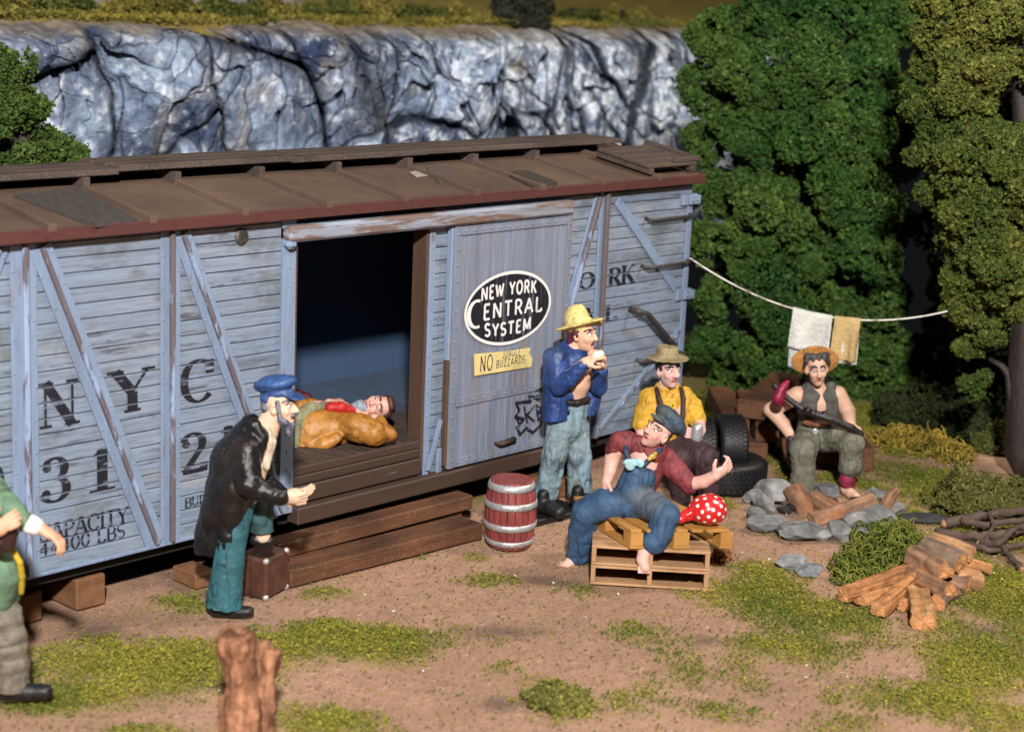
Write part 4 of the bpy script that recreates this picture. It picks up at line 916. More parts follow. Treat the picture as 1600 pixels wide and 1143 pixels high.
# blocks under the boxcar
def block(px, py, w, dp, h, label, col=None):
    p = at_z(px, py); o = MB().box((0, 0, 0), (w, dp, h), None, p, bev=.012).build('wood_block', M_block, loc=p); tag(o, label, 'block', 'wood blocks under the boxcar')
M_block = m_wood('orange_block_wood', (.11, .05, .024), (.235, .115, .055), (.8, 1, 1.5), .8, 6)
block(120, 955, .25, .5, .235, 'orange brown wood block under the boxcar beside the capacity lettering')
block(28, 978, .20, .4, .22, 'reddish wood block at the left edge, behind the green coated figure')
block(306, 922, .20, .3, .12, 'small rusty block half hidden behind the leg of the man in the black coat')
block(846, 786, .36, .35, .17, 'brown wood block under the boxcar behind the standing man in jeans')
# suitcase
p0, p1, p2 = at_z(416, 938), at_z(451, 918), at_z(384, 925)
ux = (p1 - p0); lx = np.linalg.norm(ux); ux /= lx; uy = V(-ux[1], ux[0], 0); ly = .27; hz = .315
case = empty('suitcase', p0 + ux * lx / 2 + uy * ly / 2, 'small brown leather suitcase with silver corners under the raised foot of the black coated man', 'suitcase')
Mx = np.stack([ux, uy, UP], 1); M_leather = m_attr('brown_leather', .42, .45, 9, .55, 1.4, .3, 30, .006)
MB().box((0, 0, 0), (lx, ly, hz), Mx, p0, (.075, .030, .020), .018).build('case_body', M_leather, case)
mb = MB(); mb.box((-.004, ly * .5 - .012, -.001), (lx + .004, ly * .5 + .012, hz + .004), Mx, p0, (.05, .022, .015), .003); mb.build('case_rim', M_leather, case)
for x in (0, 1):
    for y in (0, 1):
        for z in (0, 1):
            c = p0 + Mx @ V(.016 + x * (lx - .032), .016 + y * (ly - .032), .016 + z * (hz - .032)); MB().ball(c, .026, 10, 6).build('corner_cap', M_silver, case, smooth=True)
# barrel
bp = at_z(795, 862); bp = bp + FH * .20
bar = empty('barrel', bp, 'red wooden barrel with four silver hoops standing on the dirt', 'barrel')
def brad(z): return .172 + .043 * (1 - ((z - .285) / .285) ** 2)
mb = MB(); n = 20
for k in range(n):
    v = []; f = []; zs = np.linspace(0, .57, 12)
    for z in zs:
        for t_, dr in ((k + .03, -.004), (k + .12, 0), (k + .5, .002), (k + .88, 0), (k + .97, -.004)):
            an = t_ / n * 2 * np.pi; r = brad(z) + dr; v.append((r * math.cos(an), r * math.sin(an), z))
    for i in range(11):
        for j in range(4): f.append((i * 5 + j, i * 5 + j + 1, i * 5 + 6 + j, i * 5 + 5 + j))
    mb.add(np.array(v) + bp, f, np.array((.215, .045, .042)) * rng.uniform(.8, 1.2))
mb.lathe([(brad(.57), .569), (brad(.57) - .018, .572), (brad(.57) - .022, .545), (0, .545)], 40, None, bp, (.20, .045, .04)); mb.lathe([(brad(0) - .01, .01), (brad(0) - .004, .3)], 40, None, bp, (.03, .01, .01))
M_red = m_attr('barrel_red', .5, .4, 14, .6, 1.35, .5, 45, .006, (1, 1, .25)); mb.build('staves', M_red, bar)
for z0, z1 in ((.025, .075), (.165, .222), (.345, .402), (.495, .555)):
    MB().lathe([(brad(z0) - .005, z0), (brad(z0) + .010, z0 + .002), (brad((z0 + z1) / 2) + .012, (z0 + z1) / 2), (brad(z1) + .010, z1 - .002), (brad(z1) - .005, z1)], 48, None, bp).build('hoop', M_silver, bar, smooth=True)
# pallets
pf, pr_ = at_z(922, 912), at_z(1106, 923); ex = (pr_ - pf) / np.linalg.norm(pr_ - pf); eyv = V(-ex[1], ex[0], 0); PW = np.linalg.norm(pr_ - pf); PD, PH = .80, .155
def pallet(o, Mx, W_, D_, H_, label, mat, slat=6, blocks=False):
    root = empty('pallet', o + Mx @ V(W_ / 2, D_ / 2, 0), label, 'pallet', 'wooden pallets stacked as a seat')
    th = .020
    for x in (0.0, W_ / 2 - .018, W_ - .036):
        MB().box((x, 0.004, th + .001), (x + .036, D_ - .004, H_ - th - .001), Mx, o, bev=.003).build('stringer', mat, root)
    for k in range(slat):
        w = D_ / slat
        g = .012
        MB().box((-.002, k * w, H_ - th), (W_ + .002, (k + 1) * w - g, H_ + rng.uniform(-.001, .002)), Mx, o, bev=.003).build('deck_board', mat, root)
        if k in (0, slat // 2, slat - 1): MB().box((0, k * w, 0), (W_, (k + 1) * w - g, th), Mx, o, bev=.003).build('bottom_board', mat, root)
    return root
Mx = np.stack([ex, eyv, UP], 1)
pallet(pf, Mx, PW, PD, PH, 'pale raw wood pallet flat on the dirt, lowest of the stack', M_pal1)
pallet(pf + V(0, 0, PH + .003) + eyv * .01, Mx, PW, PD, PH, 'pale raw wood pallet in the middle of the stack', M_pal1)
u0, u1 = at_z(985, 857, 2 * PH + .008), at_z(1145, 856, 2 * PH + .008); ex2 = (u1 - u0); W2 = np.linalg.norm(ex2); ex2 /= W2
dd = at_z(964, 826, 2 * PH + .008) - u0; ey2 = V(-ex2[1], ex2[0], 0)
UPZ = 2 * PH + .008; UPH = .155
root = empty('pallet', (u0 + u1) / 2 + ey2 * .45, 'honey coloured pallet askew on top of the stack, red bundle on it', 'pallet', 'wooden pallets stacked as a seat')
sk = ey2 * .92 - ex2 * .30; sk /= np.linalg.norm(sk); M2 = np.stack([ex2, sk, UP], 1)
for x, w in ((0, .10), (W2 * .42, .125), (W2 - .10, .10)):
    for y in (0.0, .40, .80): MB().box((x, y, .02), (x + w, y + .12, UPH - .027), M2, u0, bev=.004).build('pallet_block', M_pal2, root)
    MB().box((x - .004, -.003, 0), (x + w + .004, .93, .0195), M2, u0, bev=.003).build('bottom_board', M_pal2, root)
for x in (-.005, .125, .235, .36, .485, .60, .69): MB().box((x, -.004, UPH - .026), (x + .088, .935, UPH + rng.uniform(-.002, .003)), M2, u0, bev=.004).build('deck_board', M_pal2, root)
PTOP = UPZ + UPH
# spotted bundle
bc = at_z(1107, 824, PTOP) + FH * .08; r = .155
sc = Sculpt(); sc.ell(bc + UP * .125, (.15, .15, .125), k=.03).cap(bc + UP * .10 - RR * .13 - FH * .03, bc + UP * .07 - RR * .21 - FH * .07, .05, .035, .04).ell(bc + UP * .06 - RR * .225 - FH * .08, (.045, .04, .035), k=.02)
spots = []
rs = np.random.default_rng(4)
for i in range(60):
    g = math.acos(1 - 2 * (i + .5) / 60); h = i * 2.39996; spots.append(V(math.sin(g) * math.cos(h), math.sin(g) * math.sin(h), math.cos(g)))
spots = np.array(spots) * V(.15, .15, .125) + bc + UP * .125
def bpaint(v, c):
    d = np.min(np.linalg.norm(v[:, None] - spots[None], axis=2), 1); c[d < .0145] = (.8, .78, .75); return c
bun = sculpt_obj(sc, 'bundle', .0055, M_gloss, None, bc, (.50, .018, .018), lambda v: .006 * fbm(v, 9, 3, 2) + .010 * np.abs(vnoise(v, 22, 4)) * (((v - bc) @ RR) < -.10), bpaint); tag(bun, 'red cloth bundle with white polka dots on the top pallet', 'bundle')
# tyres
def tyre(c, axis, R_, wd, label):
    axis = V(*axis) / np.linalg.norm(axis); Mx = basis(axis)[:, [1, 2, 0]]; root = empty('tyre', c, label, 'tyre', 'old tyres')
    h = wd / 2; pr = [(R_ * .56, -h * .7), (R_ * .62, -h * .95), (R_ * .78, -h), (R_ * .93, -h * .93), (R_ * .985, -h * .75), (R_, -h * .5), (R_, h * .5), (R_ * .985, h * .75), (R_ * .93, h * .93), (R_ * .78, h), (R_ * .62, h * .95), (R_ * .56, h * .7), (R_ * .56, -h * .7)]
    MB().lathe(pr, 48, Mx, c).build('sidewall', M_rubber, root, smooth=True)
    mb = MB()
    for row in range(5):
        z = -h * .62 + row * h * .31
        for k in range(44):
            an = (k + .5 * (row % 2)) / 44 * 2 * np.pi; Rm = np.array([[math.cos(an), -math.sin(an), 0], [math.sin(an), math.cos(an), 0], [0, 0, 1]])
            mb.box((R_ - .004, -R_ * .05, -h * .12), (R_ + .011, R_ * .05, h * .12), Mx @ Rm, c + Mx @ V(0, 0, z))
    mb.build('tread', M_rubber, root); return root
tc = at_z(1140, 768, .13); TB = tc.copy()
t0 = at_z(1136, 772) + FH * .26; tyre(V(t0[0], t0[1], .15), (0, 0, 1), .385, .29, 'fat black tyre lying flat on the ground beside the man in the yellow shirt')
tv = at_base(t0, 1092, 697, .34); tyre(tv, RR + FH * .10, .29, .27, 'black tyre standing on edge right behind the man in the yellow shirt')
tv = at_base(t0, 1140, 694, .34); tyre(tv, RR + FH * .10, .285, .27, 'black tyre standing on edge behind the flat tyre, right one of the two')
# black rubber slab under the standing man's boots
s0, s1 = at_z(838, 822), at_z(905, 806); d = (s1 - s0) / np.linalg.norm(s1 - s0); n_ = V(-d[1], d[0], 0)
o = MB().box((0, 0, 0), (.62, .42, .05), np.stack([d, n_, UP], 1), s0, bev=.008).build('rubber_mat', M_rubber, loc=s0); tag(o, 'flat black slab under the boots of the standing man in jeans', 'mat')
# stacked timbers behind the fire
def tim_px(fpx, bpx, z, w, h, label):
    A, B = at_z(*fpx, z), at_z(*bpx, z); timber('timber', A, B, w, h, label, 'timbers stacked behind the campfire', M_timy)
bs = at_z(1345, 737); dirb = (at_z(1338, 660) - bs); dirb /= np.linalg.norm(dirb); dirb = V(.72, .69, 0); dirb /= np.linalg.norm(dirb); sb = V(dirb[1], -dirb[0], 0)
tm = lambda o, L, w, h, lab: timber('timber', o, o + dirb * L, w, h, lab, 'timbers stacked behind the campfire', M_timy)
tm(bs - V(0, 0, 0), 1.9, .24, .24, 'big brown timber pointing away, right of the seated campfire man')
tm(bs - sb * .30 + dirb * .08, 1.8, .24, .24, 'brown timber under the seated campfire man, inner one')
l0 = at_z(1175, 722); 
tm(l0 - sb * -.02, 1.5, .26, .20, 'brown timber on the ground left of the campfire man, lowest of its pile')
tm(l0 - sb * .16 + V(0, 0, .203) + dirb * .05, 1.5, .24, .21, 'brown timber in the middle of the pile left of the campfire man')
tm(l0 + sb * .14 + V(0, 0, .203) + dirb * .03, 1.5, .24, .19, 'brown timber beside the middle one in the pile left of the campfire man')
tt = l0 + V(0, 0, .416) - sb * .03 + dirb * .1
timber('timber', tt, tt + (dirb * .92 + sb * .38) * 1.5, .30, .19, 'brown timber lying askew on top of the pile left of the campfire man', 'timbers stacked behind the campfire', M_timy)
tm(bs - sb * .62 + V(0, 0, .0) + dirb * .25, 1.6, .26, .24, 'brown timber hidden in the shade behind the legs of the campfire man')
tm(bs - sb * .40 + V(0, 0, .243) + dirb * .25, 1.5, .30, .21, 'brown timber used as the seat of the campfire man')
# stones
def stone(c, r, seed, label, col=(.17, .18, .20), flat=1.0, group='stones around the campfire', name='stone', mat=None):
    rs = np.random.default_rng(seed); n = 30; d = rs.normal(size=(n, 3)); d /= np.linalg.norm(d, axis=1)[:, None]; off = rs.uniform(.60, 1.05, n)
    mb = MB(); mb.ball((0, 0, 0), 1, 40, 26); v, f, _ = mb.arrays(); q = v / (np.linalg.norm(v, axis=1)[:, None] + 1e-9)
    rad = np.min(np.where(q @ d.T > .12, off / np.maximum(q @ d.T, .12), 9), 1); rad = np.minimum(rad, 1.5)
    v = q * rad[:, None]; v = v + q * (.05 * fbm(v + seed, 4, 4, seed))[:, None]
    a = rs.uniform(0, 6.28); Rm = np.array([[math.cos(a), -math.sin(a), 0], [math.sin(a), math.cos(a), 0], [0, 0, 1]])
    v = (v * V(r[0], r[1], r[2])) @ Rm.T; v = v - V(0, 0, v[:, 2].min() + .02) + c
    if (v[:, 2].max() - c[2]) > 1.25 * r[2]: v[:, 2] = c[2] - .02 + (v[:, 2] - c[2] + .02) * (1.25 * r[2] / (v[:, 2].max() - c[2]))
    ext = np.abs((v - c)[:, :2]).max(); lim = max(r[0], r[1]) * 1.08; v[:, :2] = c[:2] + (v[:, :2] - c[:2]) * min(1.0, lim / ext)
    tone = np.clip(.5 + fbm(v, 8, 4, seed), 0, 1.2)[:, None]; cc_ = np.array(col) * (.6 + .75 * tone)
    return tag(mesh_obj(name, v, f, mat or M_stone, None, c, cc_, False), label, 'stone', group)
ring = [(1192, 806, .15, .15, 'upright grey stone at the left of the fire ring, behind the front row'), (1203, 833, .22, .11, 'blue grey slab at the front left of the fire ring'), (1257, 846, .22, .12, 'pale grey slab in the front of the fire ring, second from the left'), (1311, 845, .17, .13, 'square grey stone in the middle front of the fire ring'), (1347, 842, .17, .07, 'small slate stone at the front right of the fire ring'),
        (1368, 822, .24, .13, 'pale pointed slab at the right front of the fire ring'), (1398, 806, .15, .07, 'flat grey stone at the right end of the fire ring'), (1372, 784, .15, .08, 'grey stone behind the right logs of the fire ring'), (1292, 776, .15, .08, 'dark stone at the back of the fire ring'), (1212, 788, .19, .17, 'rough pale stone at the back left of the fire ring'), (1180, 790, .12, .10, 'small dark stone left of the fire ring'),
        (1228, 842, .13, .09, 'small dark stone wedged between the two front slabs at the left of the fire ring'), (1284, 848, .12, .08, 'small stone wedged before the square one in the front of the fire ring'), (1386, 814, .12, .08, 'small pale stone just behind the pointed slab of the fire ring'), (1180, 818, .13, .10, 'dark jagged stone at the far left of the front row of the fire ring'), (1336, 826, .14, .11, 'stone tucked behind the front row of the fire ring under the long log')]
for k, (px, py, r, h, lab) in enumerate(ring): stone(at_z(px, py - 6), (r * 1.1, r * .75, h), 100 + k, lab, (.165, .168, .172) if k % 3 else (.235, .235, .232))
stone(at_z(1238, 884), (.16, .13, .075), 130, 'flat slate stone lying in front of the fire ring, the left one of two', (.215, .22, .225), group='loose flat stones'); stone(at_z(1266, 893), (.19, .11, .06), 131, 'flat slate stone lying in front of the fire ring, the right one of two', (.18, .19, .205), group='loose flat stones')
for k, (px, py, r) in enumerate([(1240, 795, .14), (1262, 786, .11), (1300, 790, .13), (1335, 785, .12), (1225, 800, .10)]):
    stone(at_z(px, py), (r * .7, r * .55, .06), 140 + k, ['big', 'jagged', 'flat', 'low', 'small'][k] + ' black lump of charcoal inside the fire ring, ' + ['left of the standing log', 'under the crossed logs', 'at the back by the foot', 'at the right', 'at the far left'][k], (.018, .018, .020), name='charcoal', group='charcoal in the fire ring')
pan = at_z(1445, 812); tag(sculpt_obj(Sculpt().ell(pan + UP * .02, (.24, .13, .035), np.stack([RR, FH, UP]), k=.01), 'slate', .010, M_stone, None, pan, (.035, .037, .040)), 'dark flat oval slate on the ground right of the fire', 'stone')
# logs
def log(a, b, r, label, group, name='log', r2=None, seed=1, col=(.20, .105, .062), endc=(.42, .24, .12), n=34, bend=.02, split=False, cat='log'):
    rs = np.random.default_rng(seed); a, b = V(*a), V(*b); L = np.linalg.norm(b - a); Mx = basis(b - a) if abs((b - a)[2]) < .95 * L else basis(b - a, V(1, 0, 0)); k = max(8, int(L / .016)); v = []; f = []; c = []
    ph = rs.uniform(0, 9); ii, jj = np.meshgrid(np.arange(k + 1) / k, np.arange(n) / n * 2 * np.pi, indexing='ij'); gr = (np.abs(vnoise(np.stack([np.cos(jj) * 3.2, np.sin(jj) * 3.2, ii * L * 2.2 + seed], -1).reshape(-1, 3), 1.0, seed)) ** .6 - .6).reshape(k + 1, n)
    for i in range(k + 1):
        t_ = i / k; rr = r + ((r2 or r) - r) * t_
        for j in range(n):
            an = j / n * 2 * np.pi; q = V(math.cos(an), math.sin(an))
            if split:
                # quarter-round section: clip by two planes
                rad = rr / max(1e-6, max(1 / 1.0 if False else 0, 1)); m_ = 1.0
                for (nx_, ny_, off) in split:
                    dp = q[0] * nx_ + q[1] * ny_
                    if dp > .05: m_ = min(m_, off / dp)
                rad = rr * m_
            else: rad = rr
            rad *= 1 + .05 * math.sin(3 * an + ph) + .035 * math.sin(7 * an + 2 * ph + 2 * t_) + .085 * gr[i, j]
            v.append((t_ * L, math.cos(an) * rad + bend * math.sin(t_ * 3.1 + ph), math.sin(an) * rad)); c.append(col)
    for i in range(k):
        for j in range(n): f.append((i * n + j, i * n + (j + 1) % n, (i + 1) * n + (j + 1) % n, (i + 1) * n + j))
    v = np.array(v); v = v + (vnoise(v + seed, 14, 1) * r * .09)[:, None] * np.array([0, 1, 1]) * np.sign(v + 1e-9)
    c = np.array(c) * np.clip(1.05 + .75 * gr.reshape(-1, 1), .4, 1.4) * (.75 + .6 * np.clip(.5 + .9 * fbm(v * V(.25, 1, 1) + seed, 14, 4, 2), 0, 1.3))[:, None]
    red = np.clip(fbm(v * V(.4, 1, 1) + seed, 9, 3, 7) * 2 - .35, 0, 1)[:, None]; c = c * (1 - red) + np.array([.30, .115, .05]) * red
    for e in (0, k):
        ctr = v[e * n:(e + 1) * n].mean(0); i0 = len(v); ringv = v[e * n:(e + 1) * n]; dx = V((-.004 if e == 0 else .004), 0, 0)
        v = np.concatenate([v, ringv + dx * .2, ringv * .5 + ctr * .5 + dx + rs.normal(size=(n, 3)) * V(.004, 0, 0), [ctr + dx * 1.5]]); c = np.concatenate([c, np.tile(endc, (n, 1)) * .8, np.tile(endc, (n, 1)) * rs.uniform(.8, 1.2, (n, 1)), [np.array(endc) * .8]])
        for j in range(n):
            q = (i0 + j, i0 + (j + 1) % n, i0 + n + (j + 1) % n, i0 + n + j); t3 = (i0 + n + j, i0 + n + (j + 1) % n, i0 + 2 * n)
            f.append(q[::-1] if e else q); f.append(t3[::-1] if e else t3); f.append((e * n + j, e * n + (j + 1) % n, i0 + (j + 1) % n, i0 + j))
    v = v @ Mx.T + a
    return tag(mesh_obj(name, v, f, M_log, None, a, c, False), label, cat, group)
FB = at_z(1300, 800)
fb = lambda x, y, d=0: at_base(FB, x, y, d)
lg = 'logs on the campfire'
log(fb(1242, 762, .12), fb(1262, 815, -.1), .095, 'short standing log leaning at the left of the campfire', lg, r2=.075, seed=2)
log(fb(1268, 815, -.28), fb(1366, 783, -.1), .088, 'long log lying across the front of the campfire', lg, r2=.082, seed=3, col=(.23, .13, .085))
log(fb(1376, 800, -.1), fb(1403, 766, .05), .068, 'thin log poking up at the right end of the campfire', lg, r2=.05, seed=4)
log(fb(1272, 776, .25), fb(1312, 803, .0), .08, 'reddish log crossing behind the front log of the campfire', lg, seed=5, endc=(.5, .22, .12))
log(fb(1172, 806, -.05), fb(1240, 815, -.12), .06, 'grey brown split log at the left rim of the campfire', lg, seed=6, col=(.15, .10, .08))
log(fb(1205, 826, -.3), fb(1262, 818, -.3), .045, 'thin grey stick resting on the front stones', lg, r2=.06, seed=7, col=(.19, .15, .125))
# firewood pile
q = lambda x, y, z=.0: at_z(x, y, z); sp = [(1, 0, .45), (0, -1, .55)]; sp2 = [(-.7, .7, .5), (0, -1, .45)]; sp3 = [(0, 1, .4), (.9, .4, .55)]
fw = 'split firewood in the pile'; oc = (.34, .155, .062); oe = (.50, .24, .10)
log(q(1318, 930, .07), q(1422, 898, .11), .085, 'orange split log at the far left of the firewood pile, pointing left', fw, seed=11, col=oc, endc=oe, split=sp, cat='firewood')
log(q(1340, 938, .05), q(1435, 915, .06), .06, 'thin orange split log under the left one in the firewood pile', fw, seed=12, col=oc, endc=oe, split=sp2, cat='firewood')
log(q(1372, 953, .06), q(1438, 905, .10), .085, 'orange split log slanting down to the left in front of the firewood pile', fw, seed=13, col=oc, endc=oe, split=sp, cat='firewood')
log(q(1442, 968, .07), q(1442, 925, .10), .115, 'short thick split log facing the viewer at the front of the firewood pile', fw, seed=14, col=(.36, .19, .085), endc=oe, split=sp3, cat='firewood')
log(q(1425, 895, .13), q(1487, 925, .10), .095, 'bark covered split log slanting right in the middle of the firewood pile', fw, seed=15, col=(.23, .125, .07), endc=oe, split=sp2, cat='firewood')
log(q(1425, 868, .24), q(1482, 893, .22), .105, 'bark covered split log on the upper left of the firewood pile', fw, seed=16, col=(.22, .125, .075), endc=oe, split=sp2, cat='firewood')
log(q(1445, 852, .30), q(1500, 880, .24), .09, 'grey barked log along the top of the firewood pile', fw, seed=17, col=(.17, .12, .09), endc=oe, cat='firewood')
log(q(1455, 845, .26), q(1520, 868, .20), .08, 'splintered orange log at the top right of the firewood pile', fw, seed=18, col=(.36, .20, .10), endc=oe, split=sp, cat='firewood')
log(q(1495, 895, .14), q(1532, 902, .10), .10, 'broken splintery log at the right end of the firewood pile', fw, seed=19, col=(.33, .17, .085), endc=oe, split=sp3, cat='firewood')
log(q(1462, 940, .05), q(1490, 925, .06), .07, 'small dark chunk low at the front right of the firewood pile', fw, seed=20, col=(.16, .09, .06), endc=oe, cat='firewood')
log(q(1405, 945, .04), q(1440, 935, .04), .05, 'small orange chunk low between the front logs of the firewood pile', fw, seed=21, col=oc, endc=oe, cat='firewood')
log(q(1500, 880, .12), q(1545, 890, .06), .06, 'thin sliver of wood sticking out right of the firewood pile', fw, seed=22, col=oc, endc=oe, split=sp2, cat='firewood')
log(q(1480, 905, .06), q(1515, 915, .05), .09, 'bark chunk under the right end of the firewood pile', fw, seed=23, col=(.20, .11, .07), endc=oe, cat='firewood')
# brushwood pile at the right
def stick(pts, r, label, seed):
    rs = np.random.default_rng(seed); p = np.array([at_z(x, y, z) for x, y, z in pts]); tt = np.linspace(0, len(p) - 1, 5 * len(p)); P_ = np.stack([np.interp(tt, range(len(p)), p[:, i]) for i in range(3)], 1); P_ += rs.normal(size=P_.shape) * r * .18
    mb = MB(); c = np.array((.085, .058, .048)); mb.tube(P_, np.linspace(r, r * .75, len(P_)), 9, c, True, .15)
    e = P_[0]; mb.ball(e, r * .85, 8, 5, (.36, .19, .095)); return tag(mb.build('branch', M_log, smooth=True), label, 'branch', 'branches in the brushwood pile')
stick([(1477, 818, .08), (1530, 806, .14), (1570, 800, .18), (1640, 792, .2)], .045, 'thick dark branch along the top of the brushwood pile', 1)
stick([(1464, 832, .05), (1510, 838, .07), (1560, 836, .10), (1640, 820, .12)], .042, 'dark branch with a pale broken end low on the left of the brushwood pile', 2)
stick([(1500, 812, .12), (1540, 820, .12), (1600, 812, .16), (1650, 805, .15)], .032, 'middle branch of the brushwood pile', 3)
stick([(1530, 850, .06), (1560, 848, .12), (1585, 825, .15), (1640, 815, .14)], .034, 'forked branch bending up at the front of the brushwood pile', 4)
stick([(1596, 888, .03), (1578, 868, .05), (1560, 845, .09), (1530, 848, .06)], .030, 'thin branch pointing down to the right out of the brushwood pile', 5)
stick([(1490, 845, .04), (1550, 860, .05), (1600, 850, .06), (1650, 850, .06)], .028, 'thin branch lying lowest in front of the brushwood pile', 6)
stick([(1545, 800, .18), (1552, 820, .15), (1540, 845, .08)], .022, 'short stub crossing the brushwood pile', 7)
# foreground stump
st = at_z(392, 1165); sc = Sculpt(); P_ = lambda x, y, d=0: at_base(st, x, y, d)
sc.chain([P_(382, 1180), P_(384, 1110, .0), P_(377, 1050, .02), P_(370, 1012, .04), P_(365, 994, .04)], [.12, .10, .095, .11, .105], .04)
sc.chain([P_(396, 1170, .05), P_(400, 1100, .08), P_(411, 1052, .10), P_(421, 1026, .10), P_(424, 1016, .1)], [.10, .085, .068, .072, .07], .03)
sc.cap(P_(352, 1008), P_(340, 992, .0), .05, .03, .03).cap(P_(362, 1160, -.05), P_(356, 1090, -.04), .07, .05, .03).cap(P_(412, 1170, 0), P_(424, 1040, .05), .05, .03, .03)
sc.carve(P_(428, 996, .02), P_(440, 1006, .2), .06, .06, .01); sc.keep(P_(372, 990, .04), UP * .93 + RR * -.22 - FH * .2)
def stp(v, c):
    n_ = fbm(v * V(1, 1, .22), 16, 4, 4); t_ = np.clip(.5 + 1.3 * n_, 0, 1)[:, None]; c = (1 - t_) * np.array([.11, .048, .026]) + t_ * np.array([.34, .165, .092]); return c
stump = sculpt_obj(sc, 'tree_stump', .010, M_log, None, st, (.2, .1, .06), lambda v: .034 * (np.abs(vnoise(v * V(1, 1, .16), 17, 9)) ** .6 - .5) + .014 * fbm(v * V(1, 1, .3), 40, 2, 10) + .012 * fbm(v, 22, 2, 10), stp); tag(stump, 'forked reddish brown tree stump in the blurred foreground', 'stump')
for k, (px, py, rx_, n_) in enumerate(((1126, 874, 17, 420), (1240, 700, 14, 200))):
    bq = at_z(px, py); sc_ = scale_at(bq); pp = bq + np.stack([rng.normal(0, rx_ / sc_ * .5, n_), rng.normal(0, rx_ / sc_ * .5, n_), np.abs(rng.normal(0, .045, n_))], 1)
    v, f, c = crumbs(pp, rng.uniform(.008, .022, n_), np.array((.20, .085, .025)) * rng.uniform(.5, 1.3, (n_, 1)), 2, seed=70 + k)
    tag(mesh_obj('fibre_tuft', v, f, M_turf, None, bq, c), ('rust brown fibre tuft on the dirt beside the pallet stack', 'rust brown fibre tuft in the shade beside the stacked timbers')[k], 'tuft')
# clothesline and washing
CL0, CL1 = V(4.98, -.02, 2.01), at_base(B2, 1484, 485, .05)
mid = at_base((CL0 + CL1) / 2, 1345, 494)
def wire(a, b, sag, n=40):
    t_ = np.linspace(0, 1, n)[:, None]; p = a + (b - a) * t_; p[:, 2] -= (sag * 4 * t_ * (1 - t_))[:, 0]; return p
wp = wire(CL0, CL1, .30)
t = NT('white_string'); c = t.mix(t.ramp(t.noise(6, (1, 1, 1), 5, .7), [(.5, K(0)), (.62, K(.9))]), (.75, .72, .68), (.22, .12, .09)); M_string = t.out(c, .7)
tag(MB().tube(wp, .0085, 8).build('clothesline', M_string, smooth=True), 'white string clothesline strung from the boxcar corner to the right hand tree', 'clothesline')
def towel(x0, x1, front, back, col, colb, label, seed, mat):
    """cloth folded over the line: front and back falls of given pixel lengths"""
    i0 = np.argmin([abs(_px(p)[0] - x0) for p in wp]); rs = np.random.default_rng(seed)
    n, m_ = 26, 40; v = []; c = []
    for a in range(n + 1):
        s_ = a / n; X = x0 + (x1 - x0) * s_; j = int(np.argmin([abs(_px(p)[0] - X) for p in wpd])); p = wpd[j]; k_ = scale_at(p); fL, bL = front / k_, back / k_; tot = fL + bL
        for b in range(m_ + 1):
            d = b / m_ * tot - fL         # <0 front
            ang = np.clip(d / .03, -1, 1); y = .018 * ang + .03 * np.sign(d) * min(abs(d), .25) * 0; z = p[2] + .014 - max(0, abs(d) - .02)
            skew = rs.normal(0, .0) ; q_ = V(p[0], p[1], z) + FH * (y + .05 * vnoise(np.array([[s_ * 4, d * 2.5, seed]]), 1.2)[0] * min(1, abs(d) * 5)) + RR * (.12 * (abs(d) if d < 0 else abs(d) * .15) * (-.35 if d < 0 else .1))
            v.append(q_); c.append(col if d < .0 else colb)
    f = [(a * (m_ + 1) + b, a * (m_ + 1) + b + 1, (a + 1) * (m_ + 1) + b + 1, (a + 1) * (m_ + 1) + b) for a in range(n) for b in range(m_)]
    o = mesh_obj('towel', np.array(v), f, mat, None, wpd[int(np.argmin([abs(_px(p)[0] - (x0 + x1) / 2) for p in wpd]))], np.array(c), True)
    md = o.modifiers.new('thick', 'SOLIDIFY'); md.thickness = .008
    return tag(o, label, 'towel', 'washing on the clothesline')
def _px(P_): q_ = RC @ (P_ - CAM); return CX + FPX * q_[0] / q_[2], CY + FPX * q_[1] / q_[2]
wpd = wire(CL0, CL1, .30, 400)
t = NT('waffle_cloth'); vo = t.n('ShaderNodeTexVoronoi'); vo.inputs['Scale'].default_value = 24; t.l(t.coords(), vo.inputs[0]); c = t.mix(1.0, t.attr(), t.ramp(t.noise(5), [(.3, K(.78)), (.7, K(1.1))]), 'MULTIPLY'); t.bump(vo.outputs['Distance'], .7, .012); M_cloth = t.out(c, .9, .1)
towel(1239, 1300, 66, 100, (.60, .60, .57), (.46, .48, .50), 'white waffle towel folded over the clothesline, the bigger one', 1, M_cloth)
towel(1304, 1344, 72, 78, (.50, .36, .17), (.58, .57, .53), 'tan towel with a white back half hanging on the clothesline', 2, M_cloth)
# ================================================================== PEOPLE (painted resin figures)
def m_figure(name, rough, lo=.78, hi=1.18):
    t = NT(name); c = t.mix(1.0, t.attr(), t.ramp(t.noise(11, (1, 1, 1), 6, .65), [(.3, K(lo)), (.7, K(hi))]), 'MULTIPLY')
    t.bump(t.noise(34, (1, 1, .7), 6, .7), .55, .010); return t.out(c, rough, .4)
M_skin = m_figure('painted_skin', .55, .88, 1.10); M_clothp = m_figure('painted_cloth', .66, .70, 1.25); M_glossp = m_figure('glossy_painted_cloth', .42, .65, 1.3); M_coat = m_figure('glossy_black_coat', .30, .65, 1.3); M_hair = m_figure('painted_hair', .5, .6, 1.4)
M_eye = NT('eye_paint'); M_eye = M_eye.out(M_eye.attr(), .3, .5)
SK = np.array((0.62, 0.36, 0.265)); SKP = np.array((0.63, 0.37, 0.31)); SKT = np.array((0.60, 0.30, 0.19))
nz3 = lambda *a: np.array(a, float) / np.linalg.norm(a)
